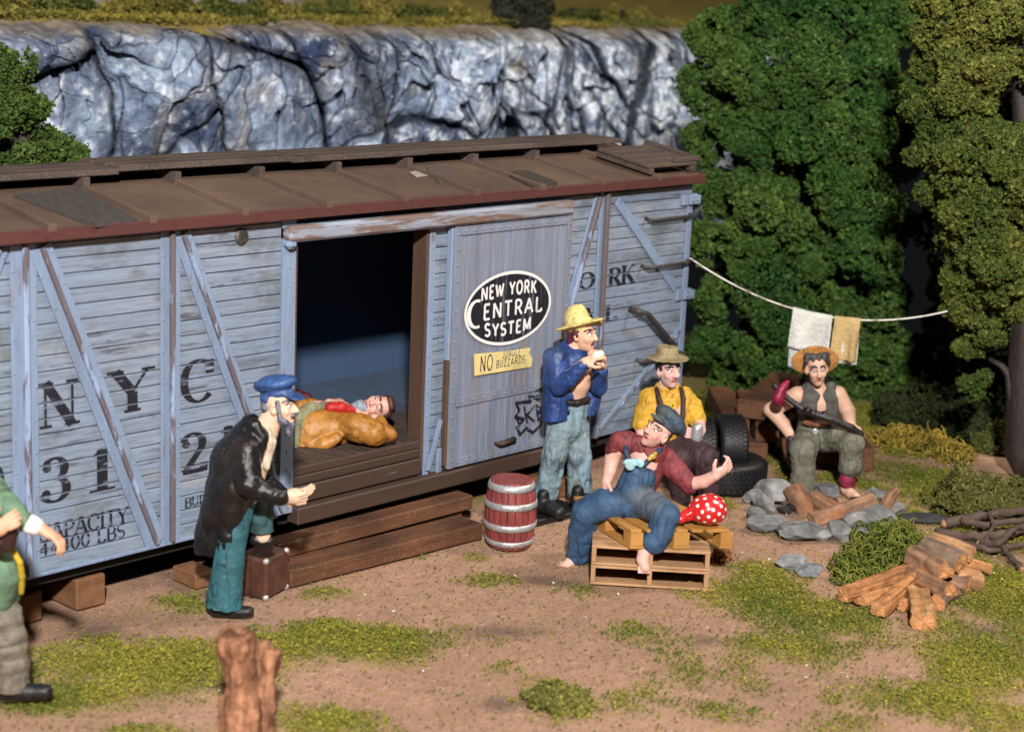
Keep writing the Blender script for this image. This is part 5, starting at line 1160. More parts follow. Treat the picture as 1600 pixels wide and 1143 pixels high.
class Fig:
    def __init__(s, base): s.b = np.asarray(base, float); s.s = scale_at(s.b + UP * .8)
    def J(s, x, y, d=0.0): return at_base(s.b, x, y, d)
    def r(s, px): return px / s.s
    def chain(s, sc, pts, k=.03):
        k = k * .45
        """pts: (px, py, depth, radius px)"""
        sc.chain([s.J(*p[:3]) for p in pts], [s.r(p[3]) for p in pts], k); return sc
    def ell(s, sc, x, y, d, r, axes=None, k=.03, sub=False): return sc.ell(s.J(x, y, d), [s.r(q) for q in (r if np.ndim(r) else (r, r, r))], axes, k, sub)
VIEW = np.stack([RR, FH, UP])          # ellipsoid axes: across, depth, up
def head(sc, c, f, u, s=1.0, smile=False, open_mouth=False):
    f = nz3(*f); u = np.asarray(u, float); u = u - f * (u @ f); u = nz3(*u); r = np.cross(f, u); ax = np.stack([r, f, u]); H = lambda a, b, e: c + (r * a + f * b + u * e) * s
    sc.ell(H(0, -.012, .035), V(.078, .096, .098) * s, ax, .03 * s); sc.ell(H(0, .022, -.045), V(.062, .074, .078) * s, ax, .03 * s)
    sc.ell(H(0, .068, -.098), V(.030, .026, .024) * s, ax, .02 * s)
    for t_ in (-1, 1):
        sc.ell(H(.040 * t_, .064, -.022), V(.026, .026, .024) * s, ax, .02 * s); sc.ell(H(.082 * t_, -.004, -.004), V(.014, .026, .038) * s, ax, .008 * s)
        sc.ell(H(.085 * t_, .002, .0), V(.010, .012, .018) * s, ax, .008 * s, True)
        sc.ell(H(.036 * t_, .098, .016), V(.024, .020, .015) * s, ax, .008 * s, True)
        sc.cap(H(.012 * t_, .092, .036), H(.058 * t_, .076, .040), .013 * s, .011 * s, .012 * s)
    sc.cap(H(0, .090, .022), H(0, .118, -.020), .012 * s, .016 * s, .012 * s)
    for t_ in (-1, 1): sc.ell(H(.016 * t_, .102, -.024), .012 * s, None, .008 * s)
    if open_mouth:
        sc.cap(H(-.02, .080, -.048), H(.02, .080, -.048), .012 * s, None, .01 * s); sc.cap(H(-.018, .080, -.078), H(.018, .080, -.078), .012 * s, None, .01 * s); sc.ell(H(0, .094, -.063), V(.019, .03, .010) * s, ax, .006 * s, True)
    else:
        sc.cap(H(-.024, .080, -.054), H(.024, .080, -.054), .010 * s, None, .010 * s); sc.cap(H(-.020, .078, -.070), H(.020, .078, -.070), .010 * s, None, .010 * s); sc.carve(H(-.026, .094, -.062), H(.026, .094, -.062), .0045 * s, None, .004 * s)
    def paint(v, col, brow=(.03, .02, .018), cheek=(.62, .25, .20), lip=(.50, .16, .13), stubble=None, sock=(.42, .22, .17)):
        q = np.stack([(v - c) @ r, (v - c) @ f, (v - c) @ u], 1) / s
        if stubble is not None:
            m_ = np.clip((-.03 - q[:, 2]) / .03, 0, 1) * np.clip((q[:, 1] - .0) / .04, 0, 1) * (q[:, 2] > -.135) * (np.abs(q[:, 0]) < .08); col[:] = col * (1 - .55 * m_[:, None]) + np.array(stubble) * .55 * m_[:, None]
        for t_ in (-1, 1):
            d = np.linalg.norm((q - V(.046 * t_, .07, -.02)) / V(.022, .05, .018), axis=1); m_ = np.exp(-d * d)[:, None] * .45; col[:] = col * (1 - m_) + np.array(cheek) * m_
            d = np.linalg.norm((q - V(.036 * t_, .085, .016)) / V(.024, .03, .016), axis=1); m_ = (np.clip(1.3 - d, 0, 1) * .7)[:, None]; col[:] = col * (1 - m_) + np.array(sock) * m_
            xx = q[:, 0] * t_; z0 = .048 + .004 * np.clip((xx - .01) / .02, 0, 1) - .012 * np.clip((xx - .035) / .03, 0, 1); m_ = (xx > .010) & (xx < .064) & (np.abs(q[:, 2] - z0) < .0075) & (q[:, 1] > .04); col[m_] = brow
        m_ = (np.abs(q[:, 0]) < .028) & (np.abs(q[:, 2] + .062) < (.017 if open_mouth else .013)) & (q[:, 1] > .072); col[m_] = lip
        m_ = (np.abs(q[:, 0]) < .022) & (np.abs(q[:, 2] + .063) < (.010 if open_mouth else .004)) & (q[:, 1] > .060); col[m_] = (.10, .02, .02)
        m_ = (np.abs(np.abs(q[:, 0]) - .012) < .006) & (np.abs(q[:, 2] + .036) < .006) & (q[:, 1] > .09); col[m_] = (.18, .08, .06)
        return col
    eyes = [(H(.036 * t_, .0805, .014), .0125 * s) for t_ in (-1, 1)]
    return paint, eyes, H, ax
def eyes_of(parent, eyes, gaze, iris=(.012, .010, .010)):
    g = nz3(*gaze)
    for c, r in eyes:
        mb = MB(); mb.ball(c, r, 20, 14); v, f, _ = mb.arrays(); d = ((v - c) / r) @ g; col = np.where((d > .80)[:, None], np.array(iris), np.array((.80, .77, .74))); mesh_obj('eye', v, f, M_eye, parent, None, col, True)
def hand(sc, w, d, nrm, side=1, curl=.5, s=1.12, spread=1.0, thumb=1.0, point=False):
    """palm and five bent fingers; nrm = the way the palm faces, side = which edge carries the thumb"""
    d = nz3(*d); nrm = np.asarray(nrm, float); nrm = nz3(*(nrm - d * (nrm @ d))); ac = np.cross(d, nrm) * side
    ax = np.stack([ac, d, nrm]); sc.ell(w + d * .050 * s, V(.043, .056, .022) * s, ax, .02); 
    for i, (ln, o_) in enumerate(((.93, .031), (1.05, .011), (1.0, -.010), (.80, -.030))):
        p = w + (d * .092 + ac * o_) * s; a = 0.0; cu = curl * (.15 if (point and i == 0) else 1.0); dr = nz3(*(d + ac * (o_ * 3.0 * spread)))
        for L, R0, R1, st_ in ((.044, .0115, .0105, .55), (.030, .0105, .0095, .85), (.022, .0095, .0080, .7)):
            a += cu * st_ * 1.3; e = p + (dr * math.cos(a) + nrm * math.sin(a)) * L * ln * s; sc.cap(p, e, R0 * s, R1 * s, .006); p = e
    p = w + (d * .022 + ac * .036) * s; t1 = nz3(*(d * .62 + ac * .75 * thumb + nrm * .35)); e = p + t1 * .044 * s; sc.cap(p, e, .0155 * s, .0125 * s, .012)
    t2 = nz3(*(d * .95 + ac * .25 * thumb + nrm * .45 * (1 + curl))); sc.cap(e, e + t2 * .034 * s, .0122 * s, .0095 * s, .006)
def folds(amp, sc_=9, st=(1, 1, .5), seed=1, fine=.35):
    return lambda v: amp * (1.3 * np.abs(vnoise(v * np.array(st), sc_, seed)) ** .7 - .6) + amp * .55 * (np.abs(vnoise(v * np.array(st), sc_ * 2.3, seed + 4)) ** .7 - .5) + amp * fine * fbm(v, sc_ * 4, 2, seed + 3)
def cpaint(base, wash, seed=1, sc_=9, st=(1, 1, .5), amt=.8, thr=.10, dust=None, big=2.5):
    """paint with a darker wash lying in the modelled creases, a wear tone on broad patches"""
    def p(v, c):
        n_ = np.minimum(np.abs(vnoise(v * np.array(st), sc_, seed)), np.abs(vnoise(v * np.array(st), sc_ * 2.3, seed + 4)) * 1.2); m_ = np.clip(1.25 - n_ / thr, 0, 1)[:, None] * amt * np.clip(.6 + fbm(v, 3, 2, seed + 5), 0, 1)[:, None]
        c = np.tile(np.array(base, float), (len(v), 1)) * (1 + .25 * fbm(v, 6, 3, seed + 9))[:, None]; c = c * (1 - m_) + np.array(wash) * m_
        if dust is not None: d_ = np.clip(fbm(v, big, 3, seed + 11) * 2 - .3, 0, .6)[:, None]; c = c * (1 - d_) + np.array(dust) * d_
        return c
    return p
def wear_on(parent, name, sc, h, mat, col, amp=.008, seed=1, wash=None, st=(1, 1, .5), sc_=9, amt=.8, thr=.10, dust=None, extra=None):
    pf = cpaint(col, wash if wash is not None else np.array(col) * .25, seed, sc_, st, amt, thr, dust)
    pp = pf if extra is None else (lambda v, c: extra(v, pf(v, c)))
    return sculpt_obj(sc, name, h, mat, parent, None, col, folds(amp, sc_, st, seed) if amp else None, pp)
def shoe(sc, F, heel, toe, d, up=0, r=10):
    F.chain(sc, [(*heel, d, r), ((heel[0] * .45 + toe[0] * .55), (heel[1] * .45 + toe[1] * .55) + 1, d, r * .95), (*toe, d, r * .85)], .02)

# ---------------------------------------------------------------- man with the suitcase
F = Fig(at_z(362, 957)); FX = nz3(*(RR * .97 - FH * .22))
body = Sculpt(); hc = F.J(437, 634, 0); pf, ey, H, ax = head(body, hc, nz3(*(RR * .95 - FH * .30 + UP * .02)), UP + RR * -.05, 1.12)
F.chain(body, [(424, 650, .0, 15), (408, 676, 0, 17)]); F.chain(body, [(400, 690, 0, 30), (376, 770, 0, 30)]); body.cap(H(.02, -.02, -.06), H(.02, -.06, -.17), .05, .06, .04)
F.chain(body, [(370, 775, -.06, 17), (363, 855, -.08, 15), (349, 940, -.08, 13)]); F.chain(body, [(384, 770, .08, 17), (407, 782, .10, 16), (411, 838, .10, 12)])
F.chain(body, [(386, 705, -.20, 15), (393, 757, -.27, 14), (442, 773, -.24, 10)]); F.chain(body, [(400, 705, .2, 15), (412, 760, .22, 13), (446, 774, .12, 10)])
hand(body, F.J(440, 774, -.24), RR * .95 + UP * -.15 - FH * .1, FH * .9 + UP * .4, -1, .95, 1.3); hand(body, F.J(446, 771, .0), RR + UP * .1, UP * .7 - FH * .3, 1, .3, 1.2)
man = sculpt_obj(body, 'person', .0075, M_skin, None, F.b, (.66, .46, .33), None, lambda v, c: pf(v, c, brow=(.10, .10, .13), cheek=(.66, .36, .27), sock=(.5, .33, .25)))
tag(man, 'person in a blue cap and long black coat leaning forward, one foot on the suitcase', 'person', None)
eyes_of(man, ey, RR * .8 - FH * .5)
hr = Sculpt(); hr.cap(H(.078, .02, .04), H(.068, .035, -.07), .020, .022, .02).cap(H(.05, .05, -.085), H(.0, .075, -.11), .03, .026, .02).cap(H(-.05, .05, -.085), H(.0, .075, -.11), .03, .026, .02).cap(H(-.078, .02, .04), H(-.068, .035, -.07), .020, .022, .02)
hr.cap(H(-.03, .105, -.045), H(.03, .105, -.045), .010, .012, .01).ell(H(0, -.072, .0), V(.085, .055, .09), ax, .02).ell(H(0, .07, -.155), V(.035, .025, .05), ax)
wear_on(man, 'hair', hr, .007, M_hair, (.20, .21, .27), .006, 4, (.03, .03, .045), sc_=26, thr=.3)
cp = Sculpt(); cc_ = H(0, -.012, .115); cp.ell(H(0, -.030, .145), V(.125, .165, .062), np.stack([ax[0], nz3(*(ax[1] + ax[2] * .22)), nz3(*(ax[2] - ax[1] * .22))]), .03).ell(H(0, .0, .095), V(.094, .112, .05), ax, .02).ell(H(0, -.07, .055), V(.088, .065, .075), ax, .02).ell(H(0, .105, .075), V(.085, .075, .014), np.stack([ax[0], nz3(*(ax[1] - ax[2] * .25)), nz3(*(ax[2] + ax[1] * .25))]), .014)
wear_on(man, 'cap', cp, .007, M_glossp, (.030, .075, .22), .008, 6, (.008, .014, .04))
ct = Sculpt(); F.chain(ct, [(395, 686, 0, 36), (374, 722, .0, 44), (362, 772, .0, 42), (350, 800, .0, 38)], .06); F.chain(ct, [(386, 700, -.12, 26), (372, 760, -.13, 30), (362, 800, -.13, 22)], .05)
F.chain(ct, [(348, 790, .02, 34), (336, 835, .02, 32), (331, 862, .02, 30)], .06); F.chain(ct, [(360, 790, -.12, 16), (356, 835, -.13, 14), (354, 862, -.13, 13)], .05); F.chain(ct, [(330, 830, .1, 20), (318, 862, .1, 14)], .05)
F.chain(ct, [(384, 703, -.18, 23), (390, 755, -.27, 21), (414, 768, -.27, 17), (440, 774, -.25, 14)], .04); F.chain(ct, [(400, 700, .18, 21), (410, 755, .22, 19), (440, 772, .10, 14)], .04)
F.chain(ct, [(398, 664, -.10, 12), (410, 682, -.11, 11), (404, 715, -.15, 9)], .03); F.chain(ct, [(392, 660, .0, 16), (398, 672, .1, 14)], .03)
F.chain(ct, [(410, 690, .14, 18), (404, 740, .14, 16)], .04)
ct.carve(F.J(440, 690, -.05), F.J(424, 740, -.08), F.r(20), F.r(16), .03); ct.keep(F.J(340, 862, 0), -UP + RR * .06)
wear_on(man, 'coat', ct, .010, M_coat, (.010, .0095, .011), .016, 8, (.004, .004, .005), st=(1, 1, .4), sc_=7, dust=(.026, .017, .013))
sh = Sculpt(); F.chain(sh, [(420, 668, -.02, 12), (421, 690, -.04, 10), (415, 728, -.08, 7)], .03); wear_on(man, 'shirt', sh, .008, M_clothp, (.50, .43, .33), .010, 5, (.05, .03, .02), sc_=16, thr=.25)
tr_ = Sculpt(); F.chain(tr_, [(372, 768, -.06, 27), (365, 830, -.08, 23), (357, 880, -.09, 24), (348, 952, -.09, 31)], .04); tr_.keep(F.J(350, 946, -.09), -UP - RR * .12)
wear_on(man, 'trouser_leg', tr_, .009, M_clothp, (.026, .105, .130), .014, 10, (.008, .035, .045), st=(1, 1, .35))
tr_ = Sculpt(); F.chain(tr_, [(384, 772, .08, 24), (406, 784, .10, 21), (409, 834, .10, 19)], .04); tr_.keep(F.J(408, 830, .1), -UP); wear_on(man, 'trouser_leg', tr_, .009, M_clothp, (.035, .095, .10), .010, 11, (.008, .02, .02))
so = Sculpt(); shoe(so, F, (338, 952), (388, 955), -.10, r=11); so.keep(F.b + UP * .004, -UP); wear_on(man, 'shoe', so, .007, M_glossp, (.012, .011, .012), .003, 3)
so = Sculpt(); shoe(so, F, (400, 843), (421, 845), .10, r=10); so.keep(F.J(410, 852, .1), -UP); wear_on(man, 'shoe', so, .007, M_glossp, (.012, .011, .012), .003, 3)

# ---------------------------------------------------------------- standing man eating
F = Fig(at_z(884, 795)); body = Sculpt(); fd = nz3(*(RR * .86 - FH * .50 + UP * .03)); hc = F.J(910, 523, -.02); pf, ey, H, ax = head(body, hc, fd, UP, 1.16, open_mouth=True)
F.chain(body, [(900, 538, .0, 12), (894, 552, .0, 14)]); F.chain(body, [(900, 570, -.02, 22), (902, 598, -.06, 20), (898, 616, -.04, 18)], .04); F.ell(body, 912, 582, -.12, (13, 10, 16), VIEW)
F.chain(body, [(876, 668, -.08, 15), (864, 715, -.10, 13), (850, 785, -.08, 10)]); F.chain(body, [(900, 668, .06, 15), (904, 715, .05, 13), (903, 780, .04, 10)])
F.chain(body, [(872, 560, -.12, 12), (874, 602, -.20, 11), (914, 566, -.33, 8)]); F.chain(body, [(926, 560, .12, 12), (936, 602, .0, 11), (940, 572, -.16, 8)])
hand(body, F.J(914, 568, -.33), RR * .7 + UP * .55, FH * .5 + UP * -.35 + RR * .6, -1, .75, 1.22); hand(body, F.J(944, 574, -.22), -RR * .35 + UP * .9, FH * .1 - RR * .8 - UP * .2, 1, .7, 1.22)
man = sculpt_obj(body, 'person', .007, M_skin, None, F.b, (.66, .40, .28), None, lambda v, c: pf(v, c, brow=(.07, .02, .03), cheek=(.66, .32, .22)))
tag(man, 'person in a yellow floppy hat and open dark blue jacket standing and eating', 'person'); eyes_of(man, ey, RR * .9 - FH * .3)
fo = Sculpt(); F.chain(fo, [(930, 556, -.33, 6), (938, 553, -.30, 6)], .02); sculpt_obj(fo, 'bread_roll', .006, M_skin, None, F.J(934, 554, -.3), (.72, .66, .56), lambda v: .004 * fbm(v, 30, 2, 1)); tag(bpy.data.objects['bread_roll'], 'pale bread roll held to the mouth of the man in the yellow hat', 'bread')
hr = Sculpt(); hr.ell(H(0, -.055, .02), V(.096, .075, .095), ax, .03).ell(H(0, -.08, -.05), V(.075, .05, .05), ax, .03).ell(H(.080, -.012, .03), V(.02, .035, .05), ax, .02).ell(H(-.080, -.012, .03), V(.02, .035, .05), ax, .02)
wear_on(man, 'hair', hr, .007, M_hair, (.075, .016, .028), .010, 4, (.012, .004, .006), sc_=22, thr=.25)
hx = np.stack([ax[0], nz3(*(ax[1] + UP * .34)), nz3(*(UP - ax[1] * .34))]); ht = Sculpt(); ht.ell(H(0, -.020, .080), V(.200, .230, .018), hx, .02).cap(H(0, -.030, .085), H(0, -.055, .145), .118, .102, .03)
ht.ell(H(0, -.07, .255), V(.05, .05, .05), hx, .03, True).cap(H(-.17, .06, .07), H(-.17, -.12, .05), .02, .02, .03)
wear_on(man, 'hat', ht, .008, M_clothp, (.66, .53, .20), .010, 7, (.14, .09, .03), sc_=11, st=(1, 1, 1), thr=.045, amt=.6)
jk = Sculpt(); F.chain(jk, [(893, 566, .02, 31), (884, 605, .02, 30), (878, 640, .02, 31), (876, 656, .02, 31)], .05); F.chain(jk, [(868, 560, -.08, 19), (868, 600, -.1, 20), (868, 654, -.10, 22)], .05); F.chain(jk, [(922, 562, .12, 17), (928, 600, .10, 16), (918, 640, .08, 16)], .04)
F.chain(jk, [(872, 558, -.13, 16), (874, 602, -.22, 16), (893, 590, -.29, 13), (911, 571, -.33, 10.5)], .03); F.chain(jk, [(924, 558, .10, 15), (934, 602, -.02, 14.5), (940, 580, -.14, 11)], .03); F.chain(jk, [(884, 546, .03, 15), (905, 550, .08, 12)], .03)
jk.carve(F.J(908, 552, -.24), F.J(907, 610, -.26), F.r(19), F.r(13), .02); jk.carve(F.J(907, 610, -.26), F.J(904, 670, -.28), F.r(13), F.r(17), .02); jk.keep(F.J(870, 655, -.1), -UP + RR * .05)
wear_on(man, 'jacket', jk, .009, M_glossp, (.018, .048, .175), .013, 12, (.004, .008, .03), sc_=8, thr=.12, dust=(.06, .10, .22))
mb = MB()
for (x, y) in ((893, 622), (889, 642), (897, 600)):
    p = F.J(x, y, -.24); mb = MB().ball(p, .013, 10, 6, (.02, .03, .06)); mb.build('button', M_glossp, man, smooth=True)
tr_ = Sculpt(); F.chain(tr_, [(897, 630, -.03, 23), (890, 645, -.01, 27), (886, 664, .0, 29)], .04); F.chain(tr_, [(875, 668, -.07, 22), (866, 712, -.10, 20), (858, 750, -.09, 19), (849, 782, -.07, 19)], .03); F.chain(tr_, [(900, 668, .05, 21), (905, 715, .04, 19), (906, 750, .03, 19), (906, 778, .03, 21)], .03)
tr_.keep(F.J(849, 779, -.07), -UP)
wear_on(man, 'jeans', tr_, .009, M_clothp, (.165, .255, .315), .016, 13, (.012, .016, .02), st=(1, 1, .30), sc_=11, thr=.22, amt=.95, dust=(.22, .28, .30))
be = Sculpt(); F.chain(be, [(888, 628, -.17, 5), (902, 629, -.19, 5), (918, 624, -.12, 5)], .02); wear_on(man, 'belt', be, .007, M_glossp, (.02, .014, .012), 0)
for (h_, t__) in (((848, 790), (873, 800)), ((902, 783), (926, 784))):
    so = Sculpt(); a_, b_ = at_z(*h_, .115), at_z(*t__, .10); so.chain([a_, (a_ + b_) / 2 + UP * .012, b_], [.066, .064, .060], .02).cap(a_, a_ + UP * .10, .062, .055, .02); so.keep(V(0, 0, .053), -UP); wear_on(man, 'boot', so, .007, M_glossp, (.010, .010, .011), .003, 3)

# ---------------------------------------------------------------- man in overalls on the pallets
F = Fig(at_z(985, 778, PTOP + .12) * V(1, 1, 0)); zq = F.J
body = Sculpt(); fd = nz3(*(-RR * .62 - FH * .66 + UP * .40)); ud = nz3(*(UP * .90 + RR * .46)); hc = F.J(1027, 676, -.08); pf, ey, H, ax = head(body, hc, fd, ud, 1.10)
F.chain(body, [(1028, 692, .0, 13), (1018, 712, .02, 16)]); F.chain(body, [(1010, 716, 0, 28), (998, 750, 0, 28), (990, 778, .0, 28)], .05)
F.chain(body, [(966, 690, .02, 15), (957, 715, .04, 12), (953, 735, .0, 10), (948, 752, -.02, 8)]); F.chain(body, [(1043, 722, .0, 12), (1074, 757, -.02, 11), (1100, 752, -.10, 10), (1118, 742, -.16, 8.5)])
hand(body, F.J(949, 748, -.02), -UP * .9 - RR * .25, FH * .3 + RR * .8, 1, .8, 1.15); hand(body, F.J(1115, 744, -.16), RR * .75 + UP * .55, FH * .7 - RR * .35 + UP * .3, 1, .75, 1.25, thumb=1.3)
F.chain(body, [(974, 785, -.05, 17), (920, 795, -.02, 16), (905, 862, .12, 11)]); F.chain(body, [(1000, 785, -.05, 17), (1040, 800, -.34, 16), (1020, 850, -.38, 9), (1008, 862, -.39, 9)])
body.chain([F.J(901, 868, .12), F.J(893, 876, .10), F.J(884, 882, .08)], [.05, .042, .035], .02); body.chain([F.J(1006, 862, -.39), F.J(1004, 874, -.42), F.J(1008, 886, -.45)], [.05, .046, .042], .02)
for k in range(5):
    a_ = F.J(884, 881, .08) + (RR * .016 * (k - 2) * 1.0 + FH * -.012 * (k - 2)); body.cap(a_, a_ + nz3(*(-RR * .75 - FH * .6 - UP * .15)) * .035, .013 if k else .017, .010, .006)
    a_ = F.J(1006, 887, -.45) + RR * .019 * (k - 2) ; body.cap(a_, a_ + nz3(*(-FH * .5 - UP * .85)) * .036, .013 if k < 4 else .017, .010, .006)
man = sculpt_obj(body, 'person', .007, M_skin, None, F.b, SKP, None, lambda v, c: pf(v, c, brow=(.16, .09, .07), stubble=(.36, .20, .18)))
tag(man, 'person in blue overalls, maroon shirt and cloth cap lounging barefoot on the stacked pallets', 'person'); eyes_of(man, ey, -RR * .7 - FH * .6 + UP * .3)
hr = Sculpt(); hr.ell(H(0, -.05, .03), V(.090, .068, .085), ax, .03); wear_on(man, 'hair', hr, .008, M_hair, (.05, .03, .025), .004, 4)
cp = Sculpt(); cp.ell(H(0, -.05, .125), V(.150, .165, .078), np.stack([ax[0], nz3(*(ax[1] + ax[2] * .35)), nz3(*(ax[2] - ax[1] * .35))]), .03).ell(H(0, -.01, .085), V(.098, .114, .04), ax, .02).ell(H(0, .095, .095), V(.080, .050, .018), np.stack([ax[0], nz3(*(ax[1] - ax[2] * .1)), ax[2]]), .03)
wear_on(man, 'cap', cp, .007, M_clothp, (.042, .066, .098), .009, 6, (.012, .02, .03), dust=(.10, .11, .10))
st_ = Sculpt(); F.chain(st_, [(1014, 708, .02, 30), (1003, 745, .02, 29), (996, 770, .03, 26)], .05); F.chain(st_, [(984, 692, .0, 18), (966, 689, .02, 15.5), (958, 702, .03, 13.5)], .03); F.chain(st_, [(1040, 716, .02, 19), (1058, 738, .0, 17.5), (1077, 757, -.03, 15)], .03)
F.chain(st_, [(996, 692, -.02, 14), (1010, 702, -.06, 12), (1030, 708, -.02, 13)], .03); st_.ell(F.J(1018, 703, -.20), [F.r(16), F.r(16), F.r(13)], VIEW, .02, True)
wear_on(man, 'shirt', st_, .009, M_clothp, (.175, .030, .036), .012, 15, (.05, .008, .01), sc_=8, dust=(.22, .08, .07))
ov = Sculpt(); F.chain(ov, [(1000, 742, -.06, 27), (992, 768, -.05, 31), (988, 785, -.03, 30)], .04)
F.chain(ov, [(974, 784, -.06, 25), (946, 787, -.05, 25), (918, 798, -.02, 23), (910, 830, .05, 21), (905, 864, .12, 19)], .035); F.chain(ov, [(1000, 786, -.08, 24), (1022, 792, -.20, 24), (1041, 805, -.34, 22), (1032, 830, -.37, 20), (1022, 846, -.38, 20)], .035)
ov.keep(F.J(905, 868, -.20), -UP * .9 + RR * .2 - FH * .05) if False else None
def ovp(v, c): return c
wear_on(man, 'overalls', ov, .009, M_clothp, (.034, .082, .165), .012, 16, (.010, .022, .045), sc_=8, thr=.12, dust=(.12, .125, .115), st=(1, 1, .6))
for pts in ([(1006, 726, -.17, 4), (1018, 714, -.165, 4), (1030, 703, -.10, 4), (1040, 702, .0, 4)], [(985, 722, -.16, 4), (978, 704, -.12, 4), (978, 690, -.02, 4)]):
    sp_ = Sculpt(); F.chain(sp_, pts, .01); wear_on(man, 'shoulder_strap', sp_, .006, M_clothp, (.030, .055, .10), 0)
bk = Sculpt(); F.chain(bk, [(1014, 717, -.20, 3.4), (1024, 708, -.175, 3.4)], .01); F.ell(bk, 1020, 713, -.195, (6, 3, 5), VIEW, .01); wear_on(man, 'strap_buckle', bk, .0055, M_gloss, (.50, .32, .05), .002)
sf = Sculpt(); F.ell(sf, 990, 722, -.205, (17, 4, 6), VIEW, .01); F.ell(sf, 985, 727, -.205, (8, 3.5, 8), VIEW, .01); F.ell(sf, 1001, 724, -.20, (6, 3.5, 7), VIEW, .01); wear_on(man, 'neckerchief', sf, .006, M_clothp, (.33, .55, .60), .005, 18, (.10, .22, .27), sc_=18, thr=.2)

# ---------------------------------------------------------------- man in the yellow shirt sitting on the tyres
F = Fig(at_z(1040, 706, .42) * V(1, 1, 0)); body = Sculpt(); fd = nz3(*(RR * .48 - FH * .86 + UP * .05)); hc = F.J(1044, 580, -.05); pf, ey, H, ax = head(body, hc, fd, UP, 1.16)
F.chain(body, [(1041, 600, .0, 12), (1041, 614, .02, 14)]); F.chain(body, [(1043, 640, .0, 30), (1042, 690, .0, 28)], .05)
F.chain(body, [(1010, 630, .0, 12), (1002, 665, -.02, 10), (1005, 690, -.12, 9)]); F.chain(body, [(1078, 628, .03, 12), (1092, 662, -.02, 10), (1095, 672, -.18, 8)])
hand(body, F.J(1099, 677, -.22), -RR * .8 - FH * .25 + UP * .05, FH * .8 - RR * .2, 1, .85, 1.2)
F.chain(body, [(1050, 705, -.1, 15), (1098, 712, -.35, 14), (1108, 770, -.36, 10)]); F.chain(body, [(1035, 705, -.1, 15), (1060, 725, -.40, 14), (1064, 780, -.40, 10)])
man = sculpt_obj(body, 'person', .007, M_skin, None, F.b, (.64, .40, .36), None, lambda v, c: pf(v, c, brow=(.012, .010, .012), stubble=(.40, .27, .28)))
tag(man, 'person in a mustard yellow shirt, brown braces and tan hat, seated holding a can', 'person'); eyes_of(man, ey, RR * .7 - FH * .7)
can = Sculpt(); F.chain(can, [(1088, 684, -.27, 9), (1090, 669, -.27, 9)], .01); cn = sculpt_obj(can, 'tin_can', .006, M_silver, None, F.J(1089, 684, -.27), (.5, .5, .5)); tag(cn, 'dented silver can in the hand of the man in the yellow shirt', 'can')
hr = Sculpt(); hr.ell(H(0, -.045, .035), V(.094, .072, .088), ax, .03).cap(H(-.05, .068, .085), H(.05, .068, .085), .022, .022, .02).cap(H(.080, .012, .075), H(.080, .018, .02), .022, .016, .02).cap(H(-.080, .012, .075), H(-.080, .018, .02), .022, .016, .02)
wear_on(man, 'hair', hr, .007, M_hair, (.012, .010, .011), .006, 4, sc_=25)
hx = np.stack([nz3(*(ax[0] - UP * .05)), nz3(*(ax[1] + UP * .03)), UP]); ht = Sculpt(); ht.ell(H(0, -.01, .105), V(.200, .190, .018), hx, .03).cap(H(0, -.015, .11), H(0, -.02, .155), .112, .100, .03).ell(H(0, -.02, .255), V(.07, .1, .03), hx, .03, True); ht.keep(H(0, -.02, .195), UP)
wear_on(man, 'hat', ht, .007, M_clothp, (.27, .21, .115), .008, 9, (.08, .055, .03), sc_=10)
st_ = Sculpt(); F.chain(st_, [(1043, 628, .0, 28), (1042, 660, -.02, 32), (1041, 696, .0, 31)], .05); F.chain(st_, [(1018, 624, .0, 20), (1009, 640, .0, 16.5), (1004, 662, -.02, 15.5)], .035); F.chain(st_, [(1067, 622, .03, 19), (1081, 636, .03, 15.5), (1089, 656, .0, 14)], .035); F.chain(st_, [(1034, 606, .03, 12), (1052, 607, .03, 12)], .03)
wear_on(man, 'shirt', st_, .009, M_clothp, (.58, .33, .035), .012, 20, (.20, .08, .01), sc_=14, thr=.16, amt=.7, st=(1, 1, .6))
for pts in ([(1026, 607, -.05, 4), (1030, 622, -.20, 4), (1037, 645, -.235, 4), (1043, 690, -.22, 4)], [(1064, 607, -.02, 4), (1068, 622, -.15, 4), (1067, 650, -.20, 4), (1060, 690, -.2, 4)]):
    sp_ = Sculpt(); F.chain(sp_, pts, .01); wear_on(man, 'suspender', sp_, .006, M_clothp, (.055, .030, .030), .003, 3)
for y in (616, 632, 648, 664): MB().ball(F.J(1051.5, y, -.212), .009, 8, 5, (.25, .13, .02)).build('button', M_clothp, man, smooth=True)
tr_ = Sculpt(); F.chain(tr_, [(1050, 702, -.05, 28), (1080, 706, -.24, 24), (1102, 714, -.38, 21), (1106, 745, -.38, 17), (1109, 776, -.36, 16)], .035); F.chain(tr_, [(1036, 704, -.05, 26), (1060, 722, -.40, 21), (1064, 780, -.4, 16)], .035)
wear_on(man, 'trousers', tr_, .009, M_clothp, (.042, .020, .026), .014, 22, (.012, .006, .008), sc_=8)
for x in (1110, 1066):
    so = Sculpt(); p = F.J(x, 784, -.38); so.chain([p * V(1, 1, 0) + UP * .05, p * V(1, 1, 0) + UP * .045 - FH * .14 + RR * .05], [.055, .045], .02); so.keep(V(0, 0, .002), -UP); wear_on(man, 'shoe', so, .008, M_glossp, (.014, .012, .012), .002)

